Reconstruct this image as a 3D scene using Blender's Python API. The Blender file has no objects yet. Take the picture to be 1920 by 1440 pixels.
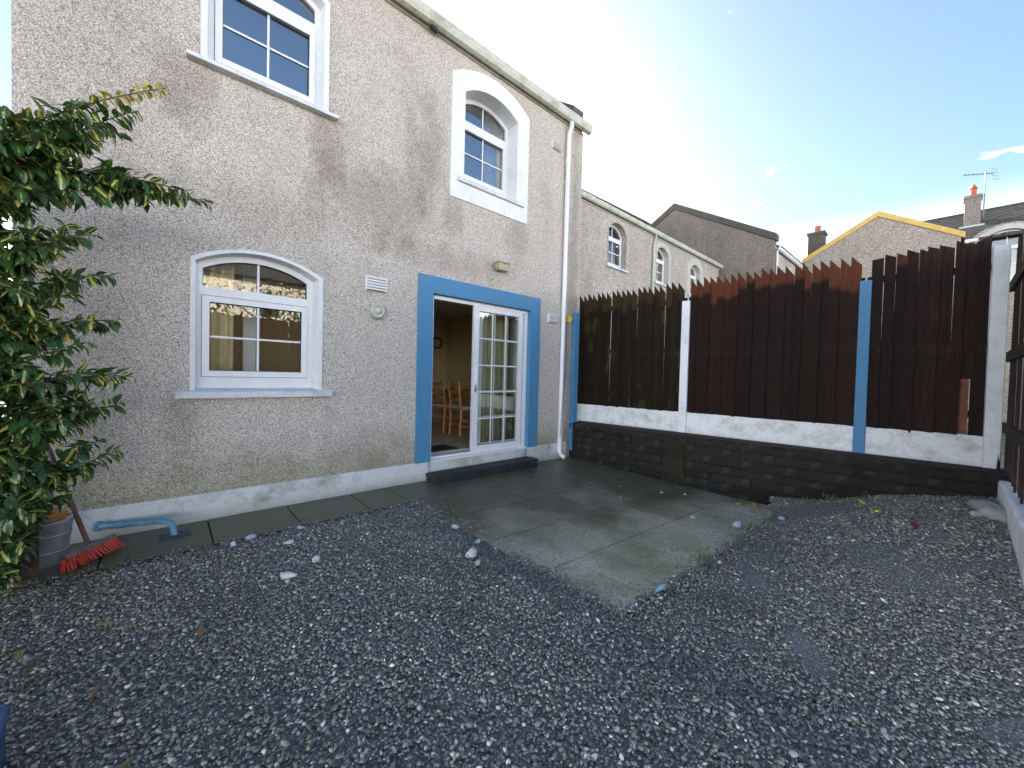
import bpy, bmesh, math, random
import numpy as np
from mathutils import Vector, Matrix, Euler

R = math.radians
rng = random.Random(7)
sc = bpy.context.scene

# ---------------------------------------------------------------- camera
cam_d = bpy.data.cameras.new("camera")
cam_d.sensor_width = 36.0
cam_d.lens = 36.0 * 727.97 / 1920.0
cam_d.clip_start = 0.05
cam_d.clip_end = 2000.0
cam = bpy.data.objects.new("camera", cam_d)
sc.collection.objects.link(cam)
r_ = Vector((0.74760268, -0.66366936, 0.02516356))
u_ = Vector((-0.0037026, 0.03372311, 0.99942436))
f_ = Vector((0.66413592, 0.7472655, -0.02275418))
cm = Matrix((r_, u_, -f_)).transposed().to_4x4()
cm.translation = (-0.146174, -4.247629, 1.318143)
cam.matrix_world = cm
sc.camera = cam

# ---------------------------------------------------------------- sky, sun, exposure
SUN_AZ, SUN_EL = R(31.0), R(25.0)            # azimuth from +Y towards +X
world = bpy.data.worlds.new("World")
sc.world = world
world.use_nodes = True
wn, wl = world.node_tree.nodes, world.node_tree.links
wn.clear()
w_out = wn.new("ShaderNodeOutputWorld")
w_bg = wn.new("ShaderNodeBackground")
w_sky = wn.new("ShaderNodeTexSky")
w_sky.sky_type = 'NISHITA'
w_sky.sun_disc = False
w_sky.sun_elevation = SUN_EL
w_sky.sun_rotation = SUN_AZ
w_sky.air_density = 1.0
w_sky.dust_density = 1.2
w_sky.ozone_density = 2.6
w_bg.inputs["Strength"].default_value = 0.05
w_tc = wn.new("ShaderNodeTexCoord")
w_map = wn.new("ShaderNodeMapping")
w_map.inputs["Scale"].default_value = (1.0, 1.0, 2.6)
w_map.inputs["Location"].default_value = (8.8, 4.2, 2.2)
w_n = wn.new("ShaderNodeTexNoise")
w_n.inputs["Scale"].default_value = 4.2
w_n.inputs["Detail"].default_value = 7.0
w_n.inputs["Roughness"].default_value = 0.58
w_r = wn.new("ShaderNodeValToRGB")
w_r.color_ramp.elements[0].position = 0.60
w_r.color_ramp.elements[0].color = (0, 0, 0, 1)
w_r.color_ramp.elements[1].position = 0.84
w_r.color_ramp.elements[1].color = (1, 1, 1, 1)
w_sep = wn.new("ShaderNodeSeparateXYZ")       # clouds gather lower in the sky, all the way round
w_low = wn.new("ShaderNodeMapRange")
w_low.inputs["From Min"].default_value = 0.75
w_low.inputs["From Max"].default_value = 0.15
w_mul = wn.new("ShaderNodeMath"); w_mul.operation = 'MULTIPLY'
w_mix = wn.new("ShaderNodeMixRGB")
w_mix.inputs["Color2"].default_value = (34.0, 34.2, 34.6, 1)
wl.new(w_tc.outputs["Generated"], w_map.inputs["Vector"])
wl.new(w_map.outputs["Vector"], w_n.inputs["Vector"])
wl.new(w_n.outputs["Fac"], w_r.inputs["Fac"])
wl.new(w_tc.outputs["Generated"], w_sep.inputs["Vector"])
wl.new(w_sep.outputs["Z"], w_low.inputs["Value"])
wl.new(w_r.outputs["Color"], w_mul.inputs[0])
wl.new(w_low.outputs["Result"], w_mul.inputs[1])
wl.new(w_mul.outputs[0], w_mix.inputs["Fac"])
wl.new(w_sky.outputs["Color"], w_mix.inputs["Color1"])
w_hz = wn.new("ShaderNodeMapRange"); w_hz.interpolation_type = 'SMOOTHSTEP'     # pale haze along the whole horizon
w_hz.inputs["From Min"].default_value = 0.33
w_hz.inputs["From Max"].default_value = 0.04
w_hz.inputs["To Max"].default_value = 0.85
w_mix2 = wn.new("ShaderNodeMixRGB")
w_mix2.inputs["Color2"].default_value = (33.0, 33.0, 33.2, 1)
wl.new(w_sep.outputs["Z"], w_hz.inputs["Value"])
wl.new(w_hz.outputs["Result"], w_mix2.inputs["Fac"])
wl.new(w_mix.outputs["Color"], w_mix2.inputs["Color1"])
wl.new(w_mix2.outputs["Color"], w_bg.inputs["Color"])
wl.new(w_bg.outputs["Background"], w_out.inputs["Surface"])

sun_d = bpy.data.lights.new("sun", 'SUN')
sun_d.energy = 4.5
sun_d.angle = R(0.53)
sun_d.color = (1.0, 0.93, 0.82)
sun = bpy.data.objects.new("sun", sun_d)
sc.collection.objects.link(sun)
sdir = Vector((math.sin(SUN_AZ) * math.cos(SUN_EL), math.cos(SUN_AZ) * math.cos(SUN_EL), math.sin(SUN_EL)))
sun.rotation_euler = sdir.to_track_quat('Z', 'Y').to_euler()
sun.location = sdir * 60

sc.view_settings.view_transform = 'Standard'
sc.view_settings.look = 'None'
sc.view_settings.gamma = 1.0
sc.view_settings.use_curve_mapping = False
sc.view_settings.exposure = 2.65
sc.cycles.max_bounces = 8
sc.cycles.transparent_max_bounces = 16
sc.cycles.caustics_reflective = False
sc.cycles.caustics_refractive = False
sc.cycles.sample_clamp_indirect = 6.0

# ---------------------------------------------------------------- helpers
COL = sc.collection


class MB:
    """collects shapes; build() links them as one mesh object"""
    def __init__(self):
        self.v, self.f, self.m = [], [], []

    def face(self, pts, mi=0):
        n = len(self.v)
        self.v += [tuple(p) for p in pts]
        self.f.append(tuple(range(n, n + len(pts))))
        self.m.append(mi)

    def box(self, a, b, mi=0, M=None):
        x0, y0, z0 = a; x1, y1, z1 = b
        p = [(x0, y0, z0), (x1, y0, z0), (x1, y1, z0), (x0, y1, z0), (x0, y0, z1), (x1, y0, z1), (x1, y1, z1), (x0, y1, z1)]
        if M is not None:
            p = [tuple(M @ Vector(q)) for q in p]
        n = len(self.v)
        self.v += p
        for q in ((0, 3, 2, 1), (4, 5, 6, 7), (0, 1, 5, 4), (1, 2, 6, 5), (2, 3, 7, 6), (3, 0, 4, 7)):
            self.f.append(tuple(n + i for i in q)); self.m.append(mi)
        return self

    def prism(self, pts, d, mi=0):
        """pts: closed outline (list of 3D), extruded by vector d"""
        n = len(self.v); k = len(pts)
        d = Vector(d)
        self.v += [tuple(p) for p in pts] + [tuple(Vector(p) + d) for p in pts]
        self.f.append(tuple(n + i for i in reversed(range(k)))); self.m.append(mi)
        self.f.append(tuple(n + k + i for i in range(k))); self.m.append(mi)
        for i in range(k):
            j = (i + 1) % k
            self.f.append((n + i, n + j, n + k + j, n + k + i)); self.m.append(mi)
        return self

    def loft(self, loops, closed=True, mi=0):
        n = len(self.v); k = len(loops[0])
        for l in loops:
            self.v += [tuple(p) for p in l]
        for a in range(len(loops) - 1):
            for i in range(k if closed else k - 1):
                j = (i + 1) % k
                self.f.append((n + a * k + i, n + a * k + j, n + (a + 1) * k + j, n + (a + 1) * k + i)); self.m.append(mi)
        return self

    def tube(self, pts, rad, seg=8, mi=0, caps=True):
        pts = [Vector(p) for p in pts]
        if not isinstance(rad, (list, tuple)):
            rad = [rad] * len(pts)
        loops = []
        up = None
        for i, p in enumerate(pts):
            t = (pts[min(i + 1, len(pts) - 1)] - pts[max(i - 1, 0)])
            t = t.normalized() if t.length > 1e-9 else Vector((0, 0, 1))
            if up is None:
                up = Vector((0, 0, 1)) if abs(t.z) < 0.9 else Vector((1, 0, 0))
            s = t.cross(up)
            if s.length < 1e-6:
                s = t.orthogonal()
            s.normalize()
            up = s.cross(t).normalized()
            loops.append([p + (s * math.cos(a) + up * math.sin(a)) * rad[i] for a in [2 * math.pi * q / seg for q in range(seg)]])
        self.loft(loops, True, mi)
        if caps:
            self.face(list(reversed(loops[0])), mi); self.face(loops[-1], mi)
        return self

    def lathe(self, prof, c, seg=16, axis='z', mi=0):
        loops = []
        for r, h in prof:
            l = []
            for q in range(seg):
                a = 2 * math.pi * q / seg
                x, y = r * math.cos(a), r * math.sin(a)
                l.append((c[0] + x, c[1] + y, c[2] + h) if axis == 'z' else (c[0] + x, c[1] - h, c[2] + y))
            loops.append(l)
        self.loft(loops, True, mi)
        self.face(list(reversed(loops[0])), mi); self.face(loops[-1], mi)
        return self

    def mesh(self, name, mats, smooth=False):
        me = bpy.data.meshes.new(name)
        me.from_pydata(self.v, [], self.f)
        for m in (mats if isinstance(mats, (list, tuple)) else [mats]):
            me.materials.append(m)
        if any(self.m):
            me.polygons.foreach_set("material_index", self.m)
        bm = bmesh.new(); bm.from_mesh(me)
        bmesh.ops.recalc_face_normals(bm, faces=bm.faces)
        bm.to_mesh(me); bm.free()
        if smooth:
            me.polygons.foreach_set("use_smooth", [True] * len(me.polygons))
        me.update()
        return me

    def build(self, name, mats, parent=None, smooth=False, bevel=0.0, loc=None):
        return link(name, self.mesh(name, mats, smooth), parent, bevel=bevel, loc=loc)


def link(name, me, parent=None, loc=None, rot=None, scale=None, bevel=0.0):
    o = bpy.data.objects.new(name, me)
    COL.objects.link(o)
    if parent is not None:
        o.parent = parent
    if loc is not None:
        o.location = loc
    if rot is not None:
        o.rotation_euler = rot
    if scale is not None:
        o.scale = scale
    if bevel > 0:
        b = o.modifiers.new("bevel", 'BEVEL')
        b.width = bevel; b.segments = 2; b.limit_method = 'ANGLE'
    return o


def tag(o, label=None, cat=None, group=None, kind=None):
    if label: o["label"] = label
    if cat: o["category"] = cat
    if group: o["group"] = group
    if kind: o["kind"] = kind
    return o


def empty(name, loc=(0, 0, 0), rz=0.0, **k):
    o = bpy.data.objects.new(name, None)
    COL.objects.link(o)
    o.location = loc
    o.rotation_euler = (0, 0, rz)
    o.empty_display_size = 0.2
    return tag(o, **k)


def smooth01(t):
    t = max(0.0, min(1.0, t))
    return t * t * (3 - 2 * t)


def arch(x0, x1, z0, zs, za, y, n=14):
    """outline of an opening with a segmental arch, seen from -Y, starting bottom left, going up"""
    w = (x1 - x0) / 2; h = max(za - zs, 1e-4)
    rad = (w * w + h * h) / (2 * h); cz = za - rad; cx = (x0 + x1) / 2
    a0 = math.asin(min(1, w / rad))
    pts = [(x0, y, z0)]
    for i in range(n + 1):
        a = -a0 + 2 * a0 * i / n
        pts.append((cx + rad * math.sin(a), y, cz + rad * math.cos(a)))
    pts.append((x1, y, z0))
    return pts


# ---------------------------------------------------------------- materials
class NT:
    def __init__(self, name):
        self.mat = bpy.data.materials.new(name)
        self.mat.use_nodes = True
        self.t = self.mat.node_tree
        self.t.nodes.clear()
        self.out = self.n("ShaderNodeOutputMaterial")
        self.p = self.n("ShaderNodeBsdfPrincipled")
        self.l(self.p.outputs[0], self.out.inputs["Surface"])
        self.tc = self.n("ShaderNodeTexCoord")

    def n(self, t, **k):
        o = self.t.nodes.new(t)
        for a, b in k.items():
            if a in o.inputs.keys():
                o.inputs[a].default_value = b
            else:
                setattr(o, a, b)
        return o

    def l(self, a, b):
        self.t.links.new(a, b)

    def map(self, scale=(1, 1, 1), coord="Object", loc=(0, 0, 0)):
        m = self.n("ShaderNodeMapping")
        m.inputs["Scale"].default_value = scale
        m.inputs["Location"].default_value = loc
        self.l(self.tc.outputs[coord], m.inputs["Vector"])
        return m.outputs[0]

    def noise(self, scale, detail=4, rough=0.55, vec=None, dist=0.0):
        o = self.n("ShaderNodeTexNoise")
        o.inputs["Scale"].default_value = scale
        o.inputs["Detail"].default_value = detail
        o.inputs["Roughness"].default_value = rough
        o.inputs["Distortion"].default_value = dist
        self.l(vec if vec is not None else self.tc.outputs["Object"], o.inputs["Vector"])
        return o.outputs["Fac"]

    def vor(self, scale, vec=None, feature='F1', rand=1.0):
        o = self.n("ShaderNodeTexVoronoi", feature=feature)
        o.inputs["Scale"].default_value = scale
        o.inputs["Randomness"].default_value = rand
        self.l(vec if vec is not None else self.tc.outputs["Object"], o.inputs["Vector"])
        return o

    def ramp(self, fac, stops, interp='LINEAR'):
        o = self.n("ShaderNodeValToRGB")
        cr = o.color_ramp
        cr.interpolation = interp
        while len(cr.elements) < len(stops):
            cr.elements.new(0.5)
        for e, (p, c) in zip(cr.elements, stops):
            e.position = p
            e.color = (c, c, c, 1) if isinstance(c, (int, float)) else (*c, 1)
        self.l(fac, o.inputs["Fac"])
        return o.outputs["Color"]

    def mix(self, fac, a, b, mode='MIX'):
        o = self.n("ShaderNodeMixRGB", blend_type=mode)
        for s, v in (("Fac", fac), ("Color1", a), ("Color2", b)):
            if isinstance(v, (int, float)):
                o.inputs[s].default_value = v if s == "Fac" else (v, v, v, 1)
            elif isinstance(v, tuple):
                o.inputs[s].default_value = (*v, 1)
            else:
                self.l(v, o.inputs[s])
        return o.outputs["Color"]

    def math(self, op, a, b=0.0, clamp=False):
        o = self.n("ShaderNodeMath", operation=op, use_clamp=clamp)
        for i, v in enumerate((a, b)):
            if isinstance(v, (int, float)):
                o.inputs[i].default_value = v
            else:
                self.l(v, o.inputs[i])
        return o.outputs[0]

    def rangem(self, v, a, b, c=0.0, d=1.0):
        o = self.n("ShaderNodeMapRange")
        self.l(v, o.inputs["Value"])
        for k, x in (("From Min", a), ("From Max", b), ("To Min", c), ("To Max", d)):
            o.inputs[k].default_value = x
        return o.outputs["Result"]

    def xyz(self, coord="Object"):
        s = self.n("ShaderNodeSeparateXYZ")
        self.l(self.tc.outputs[coord], s.inputs[0])
        return s.outputs

    def bump(self, h, strength=0.5, dist=0.01):
        b = self.n("ShaderNodeBump")
        b.inputs["Strength"].default_value = strength
        b.inputs["Distance"].default_value = dist
        self.l(h, b.inputs["Height"])
        self.l(b.outputs[0], self.p.inputs["Normal"])

    def set(self, color=None, rough=None, spec=None, metal=None):
        for k, v in (("Base Color", color), ("Roughness", rough), ("Specular IOR Level", spec), ("Metallic", metal)):
            if v is None:
                continue
            if isinstance(v, tuple):
                self.p.inputs[k].default_value = (*v, 1)
            elif isinstance(v, (int, float)):
                self.p.inputs[k].default_value = v
            else:
                self.l(v, self.p.inputs[k])
        return self.mat


def plain(name, col, rough=0.5, spec=0.4, var=0.12, scale=14.0, metal=0.0, bump=0.0):
    m = NT(name)
    n = m.noise(scale, 5, 0.6)
    dark = tuple(c * (1 - var * 1.6) for c in col)
    lite = tuple(min(1, c * (1 + var)) for c in col)
    c = m.ramp(n, [(0.3, dark), (0.7, lite)])
    if bump:
        m.bump(m.noise(scale * 6, 4, 0.6), bump, 0.004)
    return m.set(c, m.rangem(n, 0, 1, rough - 0.08, rough + 0.08), spec, metal)


def pebbledash(name, cell, tint=(1, 1, 1), dirt=0.5, stains=()):
    m = NT(name)
    v = m.vor(cell)
    sep = m.n("ShaderNodeSeparateColor")
    m.l(v.outputs["Color"], sep.inputs[0])
    col = m.ramp(sep.outputs[0], [(0.0, (0.30, 0.25, 0.215)), (0.22, (0.47, 0.415, 0.37)), (0.5, (0.63, 0.585, 0.54)),
                                  (0.78, (0.76, 0.72, 0.66)), (1.0, (0.88, 0.86, 0.82))])
    gap = m.rangem(v.outputs["Distance"], 0.4, 0.8, 1.0, 0.55)
    col = m.mix(1.0, col, gap, 'MULTIPLY')
    big = m.noise(0.55, 5, 0.62, m.map((1, 1, 0.7)))
    streak = m.noise(1.6, 5, 0.6, m.map((1.0, 1.0, 0.22)))
    med = m.noise(3.5, 5, 0.65)
    d = m.math('MULTIPLY', m.math('ADD', m.math('MULTIPLY', big, 0.5), m.math('ADD', m.math('MULTIPLY', streak, 0.32), m.math('MULTIPLY', med, 0.25))), 1.0)
    d = m.rangem(d, 0.42, 0.68, 0.0, 1.0)
    z = m.xyz()[2]
    up = m.rangem(z, 0.8, 4.5, 0.1, 1.0)        # the wall weathers more towards the eaves, where rain strikes it
    d = m.math('MULTIPLY', m.math('MULTIPLY', d, up), dirt, True)
    col = m.mix(d, col, m.mix(1.0, col, (0.57, 0.53, 0.48), 'MULTIPLY'))
    xx_ = m.xyz()[0]
    for (sx0, sz0, sw_, sh_, amt) in stains:
        q = m.math('ADD', m.math('POWER', m.math('DIVIDE', m.math('ABSOLUTE', m.math('SUBTRACT', xx_, sx0)), sw_), 2.0), m.math('POWER', m.math('DIVIDE', m.math('ABSOLUTE', m.math('SUBTRACT', z, sz0)), sh_), 2.0))
        q = m.math('ADD', q, m.math('MULTIPLY', m.math('SUBTRACT', m.math('ADD', med, streak), 1.0), 3.2))
        col = m.mix(m.rangem(q, 1.2, 0.0, 0.0, amt), col, m.mix(1.0, col, (0.56, 0.53, 0.49), 'MULTIPLY'))
    # algae over the plinth
    g = m.math('MULTIPLY', m.rangem(m.math('ADD', z, m.math('MULTIPLY', med, 0.5)), 0.82, 0.42), 0.75, True)
    col = m.mix(g, col, m.mix(1.0, col, (0.42, 0.47, 0.27), 'MULTIPLY'))
    blot = m.math('MULTIPLY', m.math('MULTIPLY', up, m.rangem(m.noise(0.9, 6, 0.68, m.map((1, 1, 0.55), loc=(3.1, 0, 1.7))), 0.54, 0.70)), dirt * 0.75, True)
    col = m.mix(blot, col, m.mix(1.0, col, (0.50, 0.45, 0.38), 'MULTIPLY'))
    col = m.mix(1.0, col, tint, 'MULTIPLY')
    h = m.math('SUBTRACT', 1.0, v.outputs["Distance"])
    m.bump(h, 0.55, 0.7 / cell)
    return m.set(col, 0.82, 0.25)


def painted(name, col, dirtcol, amount=0.5, low=None, rough=0.6, scale=3.0, bump=0.15):
    """paint on render or concrete, with its own grime"""
    m = NT(name)
    n1 = m.noise(scale, 6, 0.65)
    n2 = m.noise(scale * 6, 5, 0.6)
    d = m.rangem(m.math('ADD', m.math('MULTIPLY', n1, 0.7), m.math('MULTIPLY', n2, 0.3)), 0.47, 0.68)
    d = m.math('MULTIPLY', d, amount, True)
    if low is not None:
        z = m.xyz()[2]
        lowm = m.rangem(m.math('ADD', z, m.math('MULTIPLY', n2, (low[1] - low[0]))), low[1] + (low[1] - low[0]) * 0.5, low[0], 0.0, 0.75)
        d = m.math('MAXIMUM', d, lowm)
    c = m.mix(d, col, dirtcol)
    m.bump(m.math('ADD', n2, m.math('MULTIPLY', m.noise(scale * 30, 4, 0.6), 0.5)), bump, 0.006)
    return m.set(c, rough, 0.35)


M = {}
M['dash'] = pebbledash('pebbledash_render', 165, (1.03, 1.0, 0.975), 0.5, [(2.18, 3.95, 0.28, 0.75, .75), (1.65, 3.15, 0.75, 0.45, .6), (2.6, 2.75, 1.1, 0.22, .55), (4.95, 2.9, 0.17, 3.0, .75),
    (0.4, 2.75, 0.8, 0.3, .4), (-0.5, 3.6, 0.5, 1.2, .45), (0.0, 3.6, 0.22, 0.35, .6), (1.08, 3.6, 0.2, 0.4, .6), (3.7, 3.3, 0.25, 0.45, .5), (2.55, 3.3, 0.2, 0.4, .5), (1.3, 0.5, 1.6, 0.25, .35), (1.07, 0.85, 0.14, 0.3, .5), (-0.05, 0.85, 0.14, 0.35, .5)])
M['dash_far'] = pebbledash('far_pebbledash', 70, tint=(0.95, 0.93, 0.90), dirt=0.7)
M['dash_grey'] = pebbledash('grey_pebbledash', 60, tint=(0.50, 0.46, 0.43), dirt=0.6)
M['dash_buff'] = pebbledash('buff_pebbledash', 50, tint=(0.74, 0.70, 0.63), dirt=0.4)
M['dash_sun'] = pebbledash('cream_pebbledash', 20, tint=(1.15, 1.08, 0.95), dirt=0.2)
M['render'] = painted('white_painted_render', (0.74, 0.75, 0.76), (0.42, 0.41, 0.34), 0.35, rough=0.7)
M['render_far'] = painted('old_render_band', (0.50, 0.48, 0.45), (0.36, 0.33, 0.29), 0.5, rough=0.8)
M['plinth'] = painted('plinth_paint', (0.62, 0.64, 0.64), (0.19, 0.20, 0.12), 0.75, low=(0.0, 0.12), rough=0.7)
M['board_white'] = painted('white_gravel_board_paint', (0.78, 0.80, 0.81), (0.36, 0.34, 0.27), 0.75, low=(0.545, 0.60), rough=0.65, scale=5)
M['post_white'] = painted('white_post_paint', (0.78, 0.80, 0.81), (0.36, 0.35, 0.27), 0.45, rough=0.65, scale=4)
M['blue'] = painted('blue_masonry_paint', (0.070, 0.235, 0.42), (0.11, 0.20, 0.28), 0.7, rough=0.65, scale=3.2, bump=0.8)
M['upvc'] = plain('white_upvc', (0.76, 0.76, 0.77), 0.32, 0.5, 0.04)
M['upvc_dirty'] = painted('weathered_upvc', (0.52, 0.53, 0.45), (0.22, 0.23, 0.14), 0.85, rough=0.45, scale=5, bump=0.05)
M['sill'] = painted('sill_paint', (0.66, 0.68, 0.69), (0.22, 0.22, 0.18), 0.55, rough=0.65, scale=7)
M['roof'] = plain('roof_tile', (0.075, 0.07, 0.065), 0.75, 0.3, 0.35, 5.0)
M['coping'] = painted('mossy_coping', (0.10, 0.09, 0.075), (0.055, 0.06, 0.03), 0.8, rough=0.9, scale=4)
M['yellow'] = plain('ochre_paint', (0.62, 0.42, 0.12), 0.7, 0.3, 0.12)
M['terracotta'] = plain('terracotta', (0.42, 0.12, 0.07), 0.8, 0.3, 0.2)
M['black_rubber'] = plain('black_plastic', (0.018, 0.018, 0.02), 0.5, 0.4, 0.2)
M['black_gasket'] = plain('window_gasket', (0.02, 0.02, 0.02), 0.6, 0.3, 0.1)
M['cream'] = plain('cream_wall_paint', (0.66, 0.53, 0.31), 0.75, 0.2, 0.04)
M['ceiling'] = plain('white_ceiling_paint', (0.75, 0.72, 0.66), 0.8, 0.2, 0.03)
M['pine'] = plain('varnished_pine', (0.58, 0.24, 0.075), 0.35, 0.5, 0.22, 9)
M['kindling'] = plain('split_kindling', (0.46, 0.24, 0.09), 0.8, 0.2, 0.3, 30)
M['curtain'] = plain('cream_curtain', (0.70, 0.57, 0.34), 0.85, 0.1, 0.08)
M['net'] = plain('white_net_curtain', (0.78, 0.77, 0.74), 0.85, 0.1, 0.05)
M['cushion'] = plain('cushion_cloth', (0.70, 0.66, 0.60), 0.9, 0.1, 0.15, 40)
M['mat'] = plain('grey_doormat', (0.05, 0.055, 0.07), 0.95, 0.1, 0.25, 60)
M['galv'] = plain('galvanised_metal', (0.42, 0.44, 0.47), 0.45, 0.5, 0.2, 8, 0.35)
M['red'] = plain('red_bristle', (0.52, 0.045, 0.02), 0.45, 0.4, 0.3, 40)
M['broom_head'] = plain('grey_broom_block', (0.15, 0.14, 0.13), 0.6, 0.4, 0.25, 30)
M['broom_wood'] = plain('old_broom_handle', (0.14, 0.085, 0.055), 0.6, 0.3, 0.35, 20)
M['pipe_blue'] = painted('pale_blue_pipe_paint', (0.11, 0.26, 0.37), (0.07, 0.12, 0.12), 0.9, rough=0.4, scale=9)
M['gully'] = plain('gully_grate', (0.03, 0.05, 0.075), 0.5, 0.4, 0.25)
M['yellow_rope'] = plain('yellow_rope', (0.72, 0.50, 0.03), 0.6, 0.3, 0.2, 60)
M['lamp_body'] = painted('weathered_lamp_housing', (0.42, 0.36, 0.22), (0.17, 0.14, 0.09), 0.8, rough=0.5, scale=20)
M['steel'] = plain('aerial_steel', (0.16, 0.16, 0.2), 0.45, 0.5, 0.15, 10, 0.4)
M['stone'] = plain('pale_limestone', (0.52, 0.55, 0.58), 0.75, 0.3, 0.25, 25, bump=0.4)
M['stone_tan'] = plain('tan_stone', (0.34, 0.20, 0.09), 0.8, 0.3, 0.3, 25, bump=0.4)
M['concrete'] = plain('old_concrete', (0.36, 0.36, 0.33), 0.85, 0.2, 0.25, 6, bump=0.5)
M['bark'] = plain('shrub_bark', (0.10, 0.068, 0.045), 0.9, 0.2, 0.35, 40, bump=0.5)
M['brown_post'] = plain('brown_stained_post', (0.085, 0.048, 0.038), 0.75, 0.3, 0.25, 12, bump=0.3)
M['ply_brown'] = plain('bare_brown_plank', (0.20, 0.075, 0.045), 0.7, 0.3, 0.3, 10)
M['yellow_bit'] = plain('yellow_plastic', (0.75, 0.52, 0.02), 0.5, 0.4, 0.1)
M['red_bit'] = plain('dark_red_plastic', (0.20, 0.02, 0.015), 0.5, 0.4, 0.2)
M['blue_tag'] = plain('pale_blue_plastic', (0.35, 0.62, 0.75), 0.5, 0.4, 0.1)
M['grass'] = plain('weed_green', (0.10, 0.19, 0.035), 0.6, 0.3, 0.35, 20)
M['navy'] = painted('dark_blue_box_paint', (0.035, 0.06, 0.16), (0.12, 0.14, 0.2), 0.5, rough=0.55, scale=9)

# glass: clear, with mirror reflection rising at grazing angles (same for every ray)
g = NT('window_glass')
lw = g.n("ShaderNodeLayerWeight"); lw.inputs["Blend"].default_value = 0.5
fr = g.math('ADD', 0.10, g.math('MULTIPLY', g.math('POWER', lw.outputs["Facing"], 4.0), 0.9), True)
tr = g.n("ShaderNodeBsdfTransparent"); tr.inputs["Color"].default_value = (0.93, 0.96, 0.95, 1)
gl = g.n("ShaderNodeBsdfGlossy"); gl.inputs["Roughness"].default_value = 0.0
ms = g.n("ShaderNodeMixShader")
g.l(fr, ms.inputs[0]); g.l(tr.outputs[0], ms.inputs[1]); g.l(gl.outputs[0], ms.inputs[2])
g.t.nodes.remove(g.p)
g.l(ms.outputs[0], g.out.inputs["Surface"])
M['glass'] = g.mat
M['glass_boosted'] = g.mat.copy(); M['glass_boosted'].name = 'boosted_mirror_glass'  # upper windows: mirror share raised beyond real glass to brighten the reflected sky
for n_ in M['glass_boosted'].node_tree.nodes:
    if n_.type == 'MATH' and n_.operation == 'ADD':
        n_.inputs[0].default_value = 0.42

# laminate floor
m = NT('laminate_floor')
b = m.n("ShaderNodeTexBrick"); b.inputs["Scale"].default_value = 1.0
b.inputs["Brick Width"].default_value = 1.2; b.inputs["Row Height"].default_value = 0.19; b.inputs["Mortar Size"].default_value = 0.003
b.inputs["Color1"].default_value = (0.74, 0.60, 0.40, 1); b.inputs["Color2"].default_value = (0.66, 0.52, 0.33, 1); b.inputs["Mortar"].default_value = (0.2, 0.12, 0.06, 1)
m.l(m.tc.outputs["Object"], b.inputs["Vector"])
M['laminate'] = m.set(b.outputs["Color"], 0.3, 0.5)


def wood(name, top, topz, jitter, base, patch, mossy=False):
    """stained fence board: dark coat below, older reddish wood above the brushed line"""
    m = NT(name)
    oi = m.n("ShaderNodeObjectInfo")
    rnd = oi.outputs["Random"]
    grain = m.noise(3.0, 6, 0.65, m.map((26, 26, 1.2)))
    fine = m.noise(8.0, 5, 0.6, m.map((30, 30, 1.0)))
    worn = m.noise(2.2, 5, 0.7, m.map((6, 6, 1.4), "Object"))
    z = m.xyz()[2]
    moss = None
    if mossy:
        gp = m.n("ShaderNodeNewGeometry"); mp = m.n("ShaderNodeMapping"); mp.inputs["Scale"].default_value = (2.2, 4.5, 1.6)
        m.l(gp.outputs["Position"], mp.inputs["Vector"])
        moss = m.math('MULTIPLY', m.rangem(m.noise(1.0, 4, 0.6, mp.outputs[0]), 0.61, 0.68), 0.5)
    darkc = m.mix(rnd, base[0], base[1])
    darkc = m.mix(m.rangem(grain, 0.35, 0.75), darkc, tuple(c * 0.45 for c in base[0]))
    darkc = m.mix(m.math('MULTIPLY', m.rangem(worn, 0.58, 0.72), patch), darkc, (0.075, 0.055, 0.048))
    darkc = m.mix(moss, darkc, (0.060, 0.070, 0.013)) if moss is not None else darkc
    topc = m.mix(m.rangem(grain, 0.35, 0.7), top, tuple(c * 0.45 for c in top))
    topc = m.mix(m.math('MULTIPLY', rnd, 0.6), topc, tuple(c * 0.55 for c in top))
    edge = m.math('ADD', topz, m.math('MULTIPLY', m.math('SUBTRACT', rnd, 0.5), jitter))
    msk = m.rangem(m.math('SUBTRACT', m.math('ADD', z, m.math('MULTIPLY', fine, 0.05)), edge), 0.0, 0.05)
    c = m.mix(msk, darkc, topc)
    kn = m.vor(1.0, m.map((9, 9, 3.2)))
    c = m.mix(m.rangem(kn.outputs["Distance"], 0.16, 0.08, 0.0, 0.75), c, (0.006, 0.004, 0.003))
    m.bump(grain, 0.35, 0.004)
    return m.set(c, m.rangem(fine, 0, 1, 0.65, 0.85), 0.15)


M['picket_a'] = wood('fence_stain_mossy', (0.055, 0.034, 0.014), 1.62, 0.22, ((0.018, 0.010, 0.006), (0.024, 0.018, 0.009)), 0.35, True)
M['picket_b'] = wood('fence_stain_brown', (0.135, 0.044, 0.020), 1.62, 0.26, ((0.030, 0.0135, 0.0095), (0.013, 0.0075, 0.006)), 0.6)
M['picket_c'] = wood('fence_stain_dark', (0.09, 0.032, 0.017), 1.95, 0.5, ((0.016, 0.008, 0.0065), (0.042, 0.021, 0.015)), 0.7)
M['picket_d'] = wood('back_fence_stain', (0.07, 0.05, 0.035), 1.9, 0.4, ((0.040, 0.030, 0.024), (0.065, 0.050, 0.037)), 0.8)
M['rail'] = plain('dark_rail', (0.018, 0.012, 0.01), 0.8, 0.2, 0.3)

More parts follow.
